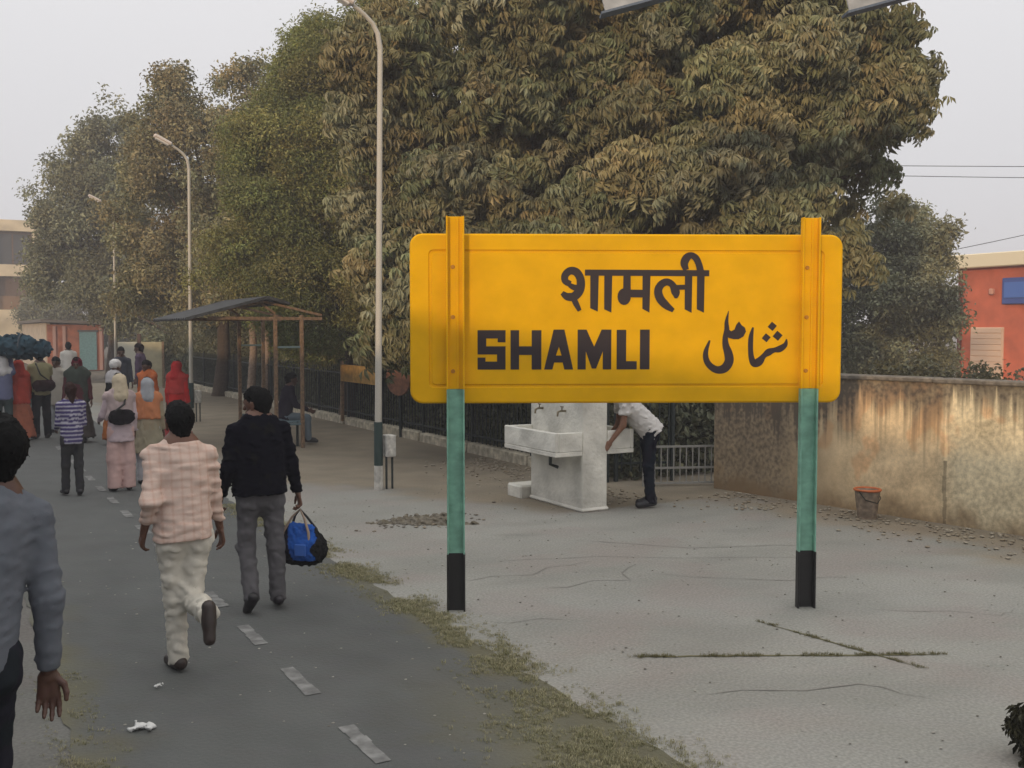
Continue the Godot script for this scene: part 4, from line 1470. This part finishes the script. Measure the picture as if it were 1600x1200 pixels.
func trees() -> void:
	var brownish := [Color(0.270, 0.247, 0.131), Color(0.240, 0.247, 0.131), Color(0.190, 0.215, 0.116), Color(0.330, 0.268, 0.137), Color(0.290, 0.284, 0.189), Color(0.145, 0.168, 0.089)]
	var green := [Color(0.220, 0.240, 0.085), Color(0.270, 0.255, 0.095), Color(0.165, 0.195, 0.075), Color(0.290, 0.260, 0.105), Color(0.185, 0.225, 0.075)]
	var olive := [Color(0.270, 0.265, 0.140), Color(0.230, 0.230, 0.130), Color(0.310, 0.265, 0.135), Color(0.195, 0.210, 0.120), Color(0.320, 0.255, 0.135)]
	var grey := [Color(0.220, 0.230, 0.140), Color(0.180, 0.200, 0.125), Color(0.250, 0.240, 0.140), Color(0.210, 0.220, 0.140)]
	var main := [[7.19, 6.06, -14.89, 1.50], [8.61, 6.66, -14.09, 1.90], [10.38, 6.66, -13.10, 2.0], [12.06, 6.46, -12.15, 1.65], [13.26, 6.06, -11.48, 0.72], [7.18, 4.25, -14.89, 1.40], [8.52, 4.04, -14.14, 1.75], [10.30, 4.25, -13.14, 1.85], [11.91, 4.45, -12.24, 1.45], [12.86, 5.31, -11.75, 0.85], [6.74, 2.72, -15.19, 1.08], [7.72, 2.51, -14.59, 1.3], [8.97, 2.51, -13.89, 1.3], [10.41, 2.51, -13.08, 1.3], [11.93, 2.82, -12.23, 0.95], [6.55, 1.79, -15.27, 0.5], [9.39, 8.45, -13.65, 2.3], [11.59, 8.45, -12.41, 2.0], [7.14, 1.85, -14.94, 0.6], [10.6, 5.6, -16.4, 2.4], [13.0, 5.2, -14.6, 1.3]]
	tree("broad_tree", "huge brownish green tree with drooping leaves filling the middle behind the name board", Vector3(10.2, 0, -14.2), 2.8, 0.3, main, 900, 64, 0.6, 1.0, "droop", brownish, 5, M.bark)
	var acacia := [[6.85, 5.38, -21.39, 1.40], [7.80, 6.19, -20.85, 1.3], [6.35, 3.76, -21.66, 1.4], [7.66, 3.62, -20.93, 1.5], [7.18, 2.53, -21.20, 1.1], [7.52, 7.46, -21.01, 0.95], [6.93, 7.53, -21.34, 0.5], [8.41, 8.06, -20.51, 0.9], [8.27, 4.98, -20.59, 1.38], [8.9, 5.0, -23.0, 2.0], [7.2, 6.9, -21.7, 1.1], [6.6, 6.1, -22.2, 0.9], [7.6, 7.9, -21.6, 0.8]]
	tree("feathery_tree", "green feathery tree rising between the first and second lamp posts", Vector3(7.9, 0, -21.6), 2.2, 0.16, acacia, 500, 60, 0.5, 1.15, "fine", green, 6, M.bark)
	var midleft := [[7.32, 8.07, -31.44, 1.75], [6.16, 8.64, -32.09, 1.0], [6.96, 6.17, -31.64, 2.2], [8.17, 9.02, -30.96, 0.85], [7.27, 3.88, -31.47, 2.0], [8.83, 8.45, -30.59, 1.0], [5.97, 5.22, -32.31, 1.6], [6.01, 3.30, -32.23, 1.4], [8.47, 6.17, -30.79, 1.5], [9.0, 6.0, -34.0, 2.4]]
	tree("leafy_tree", "olive brown tree with a thin airy top behind the second lamp post", Vector3(7.6, 0, -32.0), 2.4, 0.2, midleft, 380, 40, 0.5, 1.5, "broad", olive, 7, M.bark)
	var farleft := [[6.87, 8.04, -45.45, 2.2], [5.49, 8.56, -46.23, 1.05], [5.91, 6.18, -45.99, 2.1], [4.99, 6.98, -46.51, 1.3], [5.17, 4.05, -46.41, 1.5], [6.80, 3.79, -45.49, 1.8], [6.80, 10.20, -45.49, 1.2], [3.95, 8.0, -47.12, 0.5], [4.3, 5.12, -46.98, 0.7], [4.35, 7.3, -46.9, 0.6], [8.7, 2.0, -43.0, 1.5]]
	tree("leafy_tree", "grey green tree at the far left above the low house", Vector3(6.4, 0, -46.2), 2.6, 0.2, farleft, 350, 34, 0.55, 1.9, "broad", grey, 8, M.bark)
	var right := [[22.80, 4.65, -19.31, 1.15], [23.1, 4.05, -19.1, 0.8], [22.53, 2.83, -19.47, 1.6], [23.2, 2.66, -19.0, 0.7], [23.75, 4.1, -18.75, 0.3], [21.76, 3.53, -19.90, 1.2], [21.94, 1.61, -19.80, 1.05], [23.31, 1.44, -19.02, 0.88]]
	tree("dark_tree", "dark grey green tree behind the wall beside the red building", Vector3(22.9, 0, -19.6), 1.6, 0.16, right, 300, 36, 0.42, 1.5, "broad", grey, 9, M.bark)
	tree("distant_tree", "low distant tree filling the gap behind the orange house", Vector3(9.5, 0, -77.0), 1.5, 0.25, [[8.3, 2.8, -76.5, 2.6], [11.2, 3.6, -75.0, 2.8], [6.6, 2.6, -78.5, 1.7], [13.5, 3.0, -72.0, 2.4], [9.5, 5.6, -77.0, 1.8]], 260, 30, 0.75, 2.6, "broad", grey, 10, M.bark)
	# two slim pale trunks of a young tree behind the shelter
	for k in 2:
		var p: Vector3 = [Vector3(7.45, 0, -27.9), Vector3(7.75, 0, -27.6)][k]
		var t := thing("slim_tree", ["slim pale trunked tree behind the shelter, left of the pair", "slim pale trunked tree behind the shelter, right of the pair"][k], "tree", p)
		var tips := crown(t, [[p.x, 4.2, p.z, 1.2], [p.x - 0.5, 3.4, p.z + 0.3, 0.8]], 60, 30, 0.4, 1.4, "broad", olive, 20 + k, Vector3(-0.4, 0, 0.9))
		limbs(t, p, p + Vector3(0.05, 3.0, 0), 0.10, tips, M.pale_bark, 12)
	# undergrowth behind the fence, a thick mass nobody could count
	var hx := []; var hc := []
	var r := RandomNumberGenerator.new(); r.seed = 77
	for i in 19000:
		var z := r.randf_range(-44.0, -9.9)
		var x := 8.25 + absf(r.randfn()) * 0.45
		if z > -11.6:
			x = r.randf_range(8.1, 10.5); z = r.randf_range(-12.6, -11.3)
		var y := r.randf() * (1.25 + 0.4 * sin(z * 1.3) + 0.25 * sin(z * 3.1) + 1.9 * smoothstep(-21.0, -27.0, z))
		var up := Vector3(r.randfn() * 0.4 - 0.3, 1, r.randfn() * 0.4).normalized()
		var xx := up.cross(Vector3(r.randfn(), r.randfn(), r.randfn())).normalized()
		hx.append(Transform3D(Basis(xx, up, xx.cross(up)).scaled(Vector3.ONE * r.randf_range(1.0, 2.0)), Vector3(x, y + 0.05, z)))
		var c: Color = grey[r.randi() % 4]
		hc.append(c * r.randf_range(0.5, 0.9))
	tag(mm("undergrowth", M.broad[0], M.leaf, hx, hc, self), "dark tangled undergrowth behind the iron fence", "undergrowth")
	var sh := thing("shrub", "dark shrub rising over the wall below the red building", "shrub", Vector3(16.6, 0, -12.2))
	crown(sh, [[15.9, 0.72, -12.7, 0.45], [16.9, 0.7, -11.9, 0.5], [14.6, 0.6, -12.6, 0.6]], 70, 34, 0.3, 1.2, "broad", [Color(0.09, 0.095, 0.06), Color(0.12, 0.12, 0.07), Color(0.06, 0.07, 0.045)], 31, Vector3(-0.8, 0, 0.6))
	var st := tool(false)
	tube(st, [Vector3(0, -0.1, 0), Vector3(0.05, 0.9, 0)], [0.05, 0.02], 6)
	obj("stem", st, M.bark, sh)
	var wd := thing("weed_clump", "dark leafy weed at the bottom right corner of the photo", "weed", Vector3(4.46, 0, -2.93))
	crown(wd, [[4.5, 0.1, -2.93, 0.12], [4.5, 0.04, -2.85, 0.1], [4.5, 0.17, -2.95, 0.06]], 40, 26, 0.06, 0.35, "droop", [Color(0.03, 0.028, 0.012), Color(0.045, 0.04, 0.015)], 41, Vector3(-0.8, 0, 0.6))

func small_things() -> void:
	# yellow board and rusty disc on the fence
	var b := thing("small_yellow_board", "small faded yellow board fixed to the iron fence behind the nearest lamp post", "board", Vector3(7.62, 0, -20.1))
	box_part("panel", Vector3(0, 1.12, 0), Vector3(0.05, 0.36, 2.0), mat(lin(0.62, 0.36, 0.10), 0.8, noise_tex(0.02, 0.7, 1.0, 51, 256, 4), 1.0), b, 0.006)
	for z in [-1.02, 1.02]:
		box_part("post", Vector3(0.01, 0.72, z), Vector3(0.06, 1.3, 0.06), M.tan_iron, b)
	var d := thing("round_board", "round rust brown board beside the left edge of the name board", "board", Vector3(7.64, 0, -18.0), deg_to_rad(20))
	var st := tool(false)
	tube(st, [Vector3(-0.03, 1.13, 0), Vector3(0.0, 1.13, 0)], [0.33, 0.34], 28)
	obj("disc", st, mat(lin(0.30, 0.13, 0.07), 0.85, noise_tex(0.02, 0.6, 1.0, 52, 256, 4), 1.5), d)
	box_part("post", Vector3(0.04, 0.7, 0), Vector3(0.05, 1.4, 0.05), M.dark_iron, d)
	# low pale railing
	var g := thing("low_railing", "low pale iron railing with a middle rail before the dark fence corner", "railing", Vector3(8.05, 0, -10.75), deg_to_rad(-22))
	for y in [0.04, 0.24, 0.52]:
		box_part("rail", Vector3(0.45, y, 0), Vector3(0.94, 0.026, 0.026), M.pale_iron, g)
	for k in 11:
		box_part("bar", Vector3(0.45 + (k - 5) * 0.085, 0.28, 0.002), Vector3(0.014, 0.5, 0.014), M.pale_iron, g)
	for k in [-1, 1]:
		box_part("end_post", Vector3(0.45 + k * 0.485, 0.33, 0), Vector3(0.035, 0.66, 0.035), M.pale_iron, g)
	# bucket at the wall
	var k := thing("bucket", "old pale bucket with an orange rim standing at the foot of the wall", "bucket", Vector3(8.78, 0, -7.75))
	st = tool(false)
	tube(st, [Vector3(0, 0.0, 0), Vector3(0, 0.31, 0)], [0.1, 0.135], 16, false)
	tube(st, [Vector3(0, 0.31, 0), Vector3(0, 0.03, 0)], [0.127, 0.09], 16, true)
	obj("bowl", st, mat(lin(0.42, 0.32, 0.23), 0.8, noise_tex(0.02, 0.5, 1.0, 53, 256, 4), 2.0), k)
	st = tool(false)
	var rp := []; var rr := []
	for j in 17:
		rp.append(Vector3(cos(TAU * j / 16) * 0.137, 0.314, sin(TAU * j / 16) * 0.137)); rr.append(0.014)
	tube(st, rp, rr, 6, false)
	obj("rim", st, mat(lin(0.55, 0.14, 0.04), 0.6), k)
	st = tool(false)
	tube(st, [Vector3(-0.138, 0.31, 0), Vector3(-0.12, 0.22, 0.08), Vector3(0, 0.18, 0.14), Vector3(0.12, 0.22, 0.08), Vector3(0.138, 0.31, 0)], [0.005, 0.005, 0.005, 0.005, 0.005], 6)
	obj("handle", st, M.dark_iron, k)
	# litter
	var crumple := func(sd: int, r: float, squash: float) -> ArrayMesh:
		var q := field([[Vector3(-r * 0.5, 0.01, 0), Vector3(r * 0.6, 0.012, r * 0.2), r * 0.55, r * 0.4, 2.4, Vector3.UP]], r * 0.12, 0.01, r * 0.5, 0.9 / r, sd)
		return weld([q], func(p: Vector3) -> Color: return Color(0.62, 0.62, 0.60))
	var lab := ["crumpled white litter lying on the asphalt near the bottom left", "small white scrap on the asphalt behind the running man"]
	var pos := [Vector3(0.86, 0.012, -5.42), Vector3(1.05, 0.012, -6.0)]
	for i in 2:
		var t := thing("litter", lab[i], "litter", pos[i], 0.4, "")
		part("paper", crumple.call(5 + i, [0.075, 0.025][i], 0.3), M.cloth, t)
	# heap of swept leaves and soil
	var hp := field([[Vector3(-0.22, -0.05, -0.05), Vector3(0.3, -0.05, 0.1), 0.1, 0.15, 1.0, Vector3.UP], [Vector3(-0.5, -0.04, 0.06), Vector3(0.6, -0.05, 0.16), 0.06, 0.07]], 0.012, 0.1, 0.03, 9.0, 5)
	var h := thing("soil_heap", "low heap of swept soil and leaves on the concrete left of the post", "heap", Vector3(4.42, 0, -9.95), deg_to_rad(-25))
	var pc := plain_colour(Color(0.13, 0.11, 0.075), 0.5, 4, 14.0)
	part("soil", weld([hp], pc), M.leather, h)
	# cables across the sky
	for q in [[Vector3(20.0, 8.62, -34.5), Vector3(44.0, 8.35, -21.0), "upper thin cable crossing the sky at the right"], [Vector3(20.0, 8.36, -34.5), Vector3(44.0, 7.85, -21.0), "lower thin cable crossing the sky at the right"], [Vector3(32.0, 4.6, -28.0), Vector3(41.0, 6.9, -22.6), "sloping thin cable above the cornice of the red building"]]:
		var c := thing("overhead_cable", q[2], "cable", q[0], 0, "")
		st = tool(false)
		var pts := []; var rad := []
		for j in 13:
			var f := j / 12.0
			pts.append(q[0].lerp(q[1], f) - q[0] - Vector3(0, 0.5 * f * (1.0 - f), 0)); rad.append(0.014)
		tube(st, pts, rad, 5)
		obj("wire", st, M.dark_iron, c)

func duffel(hand: Vector3) -> void:
	var t := thing("duffel_bag", "blue and black duffel bag hanging from the right hand of the man in black", "bag", Vector3(hand.x, hand.y - 0.33, hand.z), deg_to_rad(-42))
	t.scale = Vector3.ONE * 0.88
	t.position.y = hand.y - 0.29
	var f := field([[Vector3(-0.09, -0.04, 0), Vector3(0.09, -0.05, 0), 0.155, 0.15, 1.12, Vector3.BACK], [Vector3(-0.06, 0.07, 0), Vector3(0.06, 0.07, 0), 0.1, 0.09, 1.5, Vector3.BACK]], 0.009, 0.07, 0.012, 14.0, 9)
	var pc := plain_colour(Color(0.022, 0.085, 0.33), 0.25, 4, 9.0)
	part("bag_body", weld([f], func(p: Vector3) -> Color:
		if p.x > 0.155 + 0.02 * sin(p.y * 40.0) or p.y < -0.135:
			return Color(0.012, 0.012, 0.014)
		if p.x < -0.055 - p.y * 0.25:
			return Color(0.02, 0.022, 0.028) if p.x > -0.15 else Color(0.04, 0.09, 0.2)
		return pc.call(p)), M.cloth, t)
	for e in [-0.075, 0.075]:
		var st := tool(false)
		var g := Vector3(0, 0.33 - 0.05, 0)
		tube(st, [Vector3(-0.13, -0.02, e * 1.25), Vector3(-0.12, 0.1, e * 1.1), Vector3(-0.06, 0.22, e * 0.4), g, Vector3(0.05, 0.21, e * 0.4), Vector3(0.11, 0.1, e * 1.1), Vector3(0.12, -0.02, e * 1.25)], [0.012, 0.012, 0.01, 0.01, 0.01, 0.012, 0.012], 6)
		obj("strap", st, mat(lin(0.30, 0.22, 0.16), 0.8) if e > 0 else M.sign_black, t)
	var st2 := tool(true)
	bx(st2, Vector3(0.06, -0.04, 0.142), Vector3(0.1, 0.1, 0.02), 0.006)
	obj("pocket", st2, mat(lin(0.03, 0.11, 0.40), 0.8), t)

func people() -> void:
	# near figures
	var n := FastNoiseLite.new(); n.frequency = 9.0
	person("man in a grey sweater cut off by the left edge, right arm hanging", Vector3(0.065, 0, -3.93), 14.0, {
		"h": 1.77, "cell": 0.0115, "top": Color(0.125, 0.135, 0.155), "topname": "sweater", "trousers": Color(0.02, 0.022, 0.028), "skin": Color(0.085, 0.04, 0.026), "wide": 0.86, "head": 0.95, "roll": 11.0, "arm": 1.06,
		"rarm": [-3.0, 17.0, 9.0, 11.0], "larm": [15.0, 8.0, 20.0], "lleg": [-14.0, 2.0, 8.0, 0.0], "rleg": [14.0, 2.0, 4.0, 6.0], "sleeve": 0.97, "hem": -0.07, "wrinkle": 0.006, "neckband": Color(0.42, 0.42, 0.42), "curl": 24.0, "palm_back": true, "collar": 0.2, "lean": 4.0, "nod": 4.0})
	var chk := func(p: Vector3) -> Color:
		var k := 1.0 + 0.1 * n.get_noise_3dv(p)
		var c := Vector3(0.62, 0.475, 0.40)
		if absf(fposmod(p.x, 0.055) - 0.027) < 0.006: c *= Vector3(0.93, 0.86, 0.83)
		if absf(fposmod(p.y, 0.05) - 0.025) < 0.006: c *= Vector3(0.95, 0.89, 0.87)
		c *= k
		return Color(c.x, c.y, c.z)
	person("man in a pink checked shirt and beige trousers striding along the asphalt path", Vector3(1.25, 0, -6.22), 2.0, {
		"h": 1.63, "cell": 0.011, "top": Color.WHITE, "topcolour": chk, "trousers": Color(0.56, 0.525, 0.45), "skin": Color(0.13, 0.058, 0.034), "wide": 1.0, "fit": 1.02, "loose": 1.08, "shoes": Color(0.03, 0.02, 0.016),
		"larm": [-16.0, 11.0, 52.0, 2.0], "rarm": [10.0, 10.0, 10.0, 16.0], "lleg": [4.0, -5.0, 3.0, 0.0], "rleg": [-3.0, -7.0, 88.0, -6.0], "sleeve": 0.72, "hem": -0.08, "wrinkle": 0.012, "neckband": Color(0.60, 0.45, 0.38), "folds": Vector3(0.35, 1.15, 0.35), "curl": 34.0, "lean": 5.0, "twist": 4.0})
	var K := person("man in a black sweater and grey trousers carrying a blue bag, head turned left", Vector3(2.03, 0, -7.38), -3.0, {
		"h": 1.62, "cell": 0.0115, "top": Color(0.0075, 0.0075, 0.009), "topname": "sweater", "trousers": Color(0.105, 0.10, 0.105), "skin": Color(0.13, 0.06, 0.036), "wide": 1.1, "fit": 1.06, "loose": 1.05,
		"rarm": [2.0, 14.0, 6.0, 13.0], "larm": [-6.0, 12.0, 30.0, 10.0], "lleg": [2.0, 1.5, 32.0, -4.0], "rleg": [-4.0, 2.0, 2.0, 2.0], "sleeve": 0.98, "hem": -0.04, "wrinkle": 0.01, "curl": 62.0, "look": 42.0, "lean": 3.0})
	duffel(K.root.position + Basis(Vector3.UP, deg_to_rad(-3.0)) * (K.wrists[1] + K.hdirs[1] * 0.085))
	# middle distance
	var stripes := func(p: Vector3) -> Color:
		var k := n.get_noise_3d(p.x * 2.0, p.y * 0.5, p.z * 2.0) * 0.01
		return Color(0.42, 0.40, 0.46) if fposmod(p.y + k, 0.05) < 0.02 else Color(0.06, 0.05, 0.14)
	person("child in a purple and white striped jumper and dark leggings on the path", Vector3(1.42, 0, -13.6), 6.0, {
		"h": 1.4, "cell": 0.016, "top": Color.WHITE, "topcolour": stripes, "topname": "jumper", "trousers": Color(0.04, 0.04, 0.042), "hair": Color(0.028, 0.012, 0.010), "plait": true, "hem": -0.14, "wide": 0.92, "lleg": [6.0, 1.0, 3.0, 0.0], "rleg": [-5.0, 0.0, 3.0, 0.0], "larm": [10.0, 4.0, 60.0, -10.0], "rarm": [8.0, 4.0, 50.0, -10.0]})
	var W := person("woman in pale pink loose trousers and top with a dark bag at her side", Vector3(2.0, 0, -13.7), 4.0, {
		"h": 1.5, "cell": 0.017, "top": Color(0.50, 0.40, 0.42), "trousers": Color(0.56, 0.38, 0.35), "loose": 1.55, "hem": -0.2, "flare": 0.02, "scarf": Color(0.50, 0.42, 0.30), "shawl": Color(0.42, 0.33, 0.32), "wide": 0.95, "larm": [14.0, 14.0, 60.0, 0.0], "rarm": [0.0, 6.0, 20.0], "shoes": Color(0.02, 0.015, 0.015)})
	satchel("black shoulder bag against the back of the woman in pink trousers", W, Vector3(-0.02, 0.17, 0.19), Vector3(0.25, 0.2, 0.1), Color(0.012, 0.011, 0.012), 1)
	person("woman in an orange shawl and grey headscarf behind the pink shirted man", Vector3(2.42, 0, -14.2), -4.0, {
		"h": 1.42, "cell": 0.018, "top": Color(0.30, 0.25, 0.17), "trousers": Color(0.42, 0.42, 0.44), "skirt": [Color(0.27, 0.24, 0.17), 0.42, 0.26], "skirtname": "kurta", "scarf": Color(0.30, 0.31, 0.33), "shawl": Color(0.48, 0.19, 0.09), "loose": 1.3})
	var Kb := person("man in a khaki shirt with a dark shoulder bag standing in the crowd", Vector3(1.68, 0, -21.1), 14.0, {
		"h": 1.68, "cell": 0.021, "top": Color(0.27, 0.25, 0.14), "trousers": Color(0.012, 0.013, 0.018), "loose": 1.15, "sleeve": 0.3, "larm": [5.0, 8.0, 20.0], "rarm": [20.0, 10.0, 70.0], "nod": -6.0})
	satchel("dark maroon shoulder bag of the man in khaki", Kb, Vector3(0.0, 0.1, 0.19), Vector3(0.34, 0.22, 0.13), Color(0.03, 0.014, 0.016), -1)
	person("person in pale grey clothes right of the khaki shirted man", Vector3(2.06, 0, -22.1), 150.0, {
		"h": 1.52, "cell": 0.023, "top": Color(0.40, 0.37, 0.32), "trousers": Color(0.34, 0.36, 0.38), "hem": -0.3, "flare": 0.03, "loose": 1.3})
	person("woman in a maroon headscarf and dark green shawl behind the striped child", Vector3(2.2, 0, -20.0), 165.0, {
		"h": 1.56, "cell": 0.022, "top": Color(0.09, 0.03, 0.035), "skirt": [Color(0.06, 0.05, 0.045), 0.1, 0.3], "scarf": Color(0.13, 0.014, 0.028), "shawl": Color(0.05, 0.06, 0.05), "shawl_low": -0.1, "wide": 1.1})
	person("person in grey blue clothes with a white headcloth under the big bundle", Vector3(1.02, 0, -20.6), -20.0, {
		"h": 1.6, "cell": 0.022, "top": Color(0.14, 0.15, 0.24), "trousers": Color(0.05, 0.07, 0.07), "scarf": Color(0.55, 0.53, 0.52), "larm": [150.0, 20.0, 25.0], "rarm": [150.0, 20.0, 25.0]})
	var bl := thing("cloth_bundle", "large dark teal cloth bundle carried on a head at the left edge", "bundle", Vector3(1.26, 1.74, -20.5), deg_to_rad(-25))
	part("cloth", weld([field([[Vector3(-0.46, 0, 0), Vector3(0.46, -0.04, 0), 0.19, 0.16, 1.0, Vector3.UP], [Vector3(-0.1, 0.02, 0), Vector3(0.15, 0.0, 0.06), 0.215, 0.2]], 0.022, 0.1, 0.05, 6.0, 3)], plain_colour(Color(0.035, 0.065, 0.085), 0.7, 3, 4.0)), M.cloth, bl)
	var st := tool(false)
	var kp := []; var kr := []
	for j in 13:
		kp.append(Vector3(0.1, 0.01 + 0.222 * sin(TAU * j / 12), 0.01 + 0.222 * cos(TAU * j / 12))); kr.append(0.016)
	tube(st, kp, kr, 6, false)
	obj("tie", st, mat(lin(0.06, 0.07, 0.08), 0.9), bl)
	person("woman in a red and orange sari in the crowd at the left edge", Vector3(1.31, 0, -20.9), 25.0, {
		"h": 1.5, "cell": 0.021, "top": Color(0.36, 0.05, 0.03), "skirt": [Color(0.36, 0.12, 0.07), 0.06, 0.27], "skirtname": "sari", "scarf": Color(0.40, 0.05, 0.035), "shawl": Color(0.42, 0.06, 0.04), "shawl_low": -0.15})
	person("woman with a white headcloth, black top and rust orange skirt by the path", Vector3(2.72, 0, -19.3), -60.0, {
		"h": 1.5, "cell": 0.021, "top": Color(0.014, 0.015, 0.014), "skirt": [Color(0.32, 0.11, 0.035), 0.1, 0.25], "turban": Color(0.62, 0.60, 0.58), "nohair": true, "shawl": Color(0.42, 0.40, 0.40), "shawl_low": 0.34, "larm": [0.0, 6.0, 10.0]})
	person("woman in a bright orange shawl among the group near the second lamp post", Vector3(3.36, 0, -19.6), 130.0, {
		"h": 1.5, "cell": 0.021, "top": Color(0.50, 0.12, 0.03), "skirt": [Color(0.4, 0.12, 0.05), 0.08, 0.28], "shawl": Color(0.52, 0.15, 0.055), "hair": Color(0.01, 0.008, 0.008)})
	person("woman in a bright red shawl and headscarf near the second lamp post", Vector3(3.68, 0, -18.7), -40.0, {
		"h": 1.5, "cell": 0.021, "top": Color(0.48, 0.03, 0.025), "skirt": [Color(0.3, 0.05, 0.05), 0.08, 0.28], "shawl": Color(0.42, 0.045, 0.04), "scarf": Color(0.42, 0.03, 0.03)})
	person("man in a dark blue grey jacket behind the woman in orange", Vector3(3.72, 0, -25.2), 175.0, {
		"h": 1.66, "cell": 0.024, "top": Color(0.05, 0.055, 0.07), "trousers": Color(0.03, 0.03, 0.035)})
	person("man in a dark purple jacket beside the pale partition", Vector3(4.35, 0, -26.3), 60.0, {
		"h": 1.72, "cell": 0.024, "top": Color(0.10, 0.07, 0.11), "trousers": Color(0.05, 0.05, 0.06), "hair": Color(0.012, 0.006, 0.006)})
	person("child in a pale blue top right beside the second lamp post", Vector3(4.62, 0, -23.5), -15.0, {
		"h": 1.28, "cell": 0.022, "top": Color(0.40, 0.46, 0.48), "trousers": Color(0.04, 0.12, 0.11)})
	person("man in white far down the path before the orange house", Vector3(3.3, 0, -32.0), 0.0, {
		"h": 1.7, "cell": 0.028, "top": Color(0.58, 0.55, 0.50), "trousers": Color(0.10, 0.12, 0.16), "hem": -0.2})
	# seated at the shelter
	person("person in a dark purple jacket and grey blue trousers seated on the shelter bench", Vector3(5.33, 0, -17.75), -95.0, {
		"h": 1.64, "cell": 0.018, "seat": 0.455, "top": Color(0.022, 0.017, 0.03), "trousers": Color(0.16, 0.20, 0.23), "lleg": [84.0, 5.0, 80.0, -4.0], "rleg": [84.0, 5.0, 84.0, 0.0], "larm": [30.0, 5.0, 50.0], "rarm": [30.0, 5.0, 50.0], "lean": 12.0, "skin": Color(0.09, 0.045, 0.03)})
	# bending over the trough
	person("man in a white shirt and navy trousers bending over the water trough", Vector3(7.16, 0, -9.52), 68.0, {
		"h": 1.7, "cell": 0.014, "top": Color(0.60, 0.58, 0.56), "trousers": Color(0.011, 0.012, 0.020), "lean": 44.0, "larm": [52.0, 4.0, 30.0], "rarm": [44.0, 4.0, 36.0], "nod": -10.0, "lleg": [4.0, 3.0, 8.0, 4.0], "rleg": [-3.0, 3.0, 3.0, 0.0], "skin": Color(0.20, 0.095, 0.055), "wrinkle": 0.012, "sleeve": 0.35, "shoes": Color(0.02, 0.02, 0.025)})

func satchel(label: String, K: Dictionary, off: Vector3, size: Vector3, c: Color, side: int) -> void:
	var w: Vector3 = K.root.transform * (K.up as Callable).call(off)
	var t := thing("shoulder_bag", label, "bag", w, K.root.rotation.y)
	var h := size * 0.5
	part("bag_body", weld([field([[Vector3(-h.x + h.y * 0.6, 0, 0), Vector3(h.x - h.y * 0.6, 0, 0), h.y, h.y, size.y / size.z, Vector3.BACK]], 0.014, 0.03, 0.012, 12.0, 4)], plain_colour(c, 0.3)), M.cloth, t)
	var st := tool(false)
	var sh: Vector3 = K.shs[0 if side < 0 else 1]
	var top: Vector3 = (K.root.transform * (sh + Vector3(-side * 0.07, 0.075, 0.03))) 
	var loc := t.transform.affine_inverse() * top
	tube(st, [Vector3(-side * h.x * 0.8, 0, 0), Vector3(-side * h.x * 0.6, 0.08, 0.02), loc * 0.5 + Vector3(0, 0, 0.05), loc + Vector3(0, 0, 0.03), loc + Vector3(0, -0.03, -0.12)], [0.014, 0.014, 0.014, 0.014, 0.014], 5)
	obj("strap", st, M.sign_black, t)
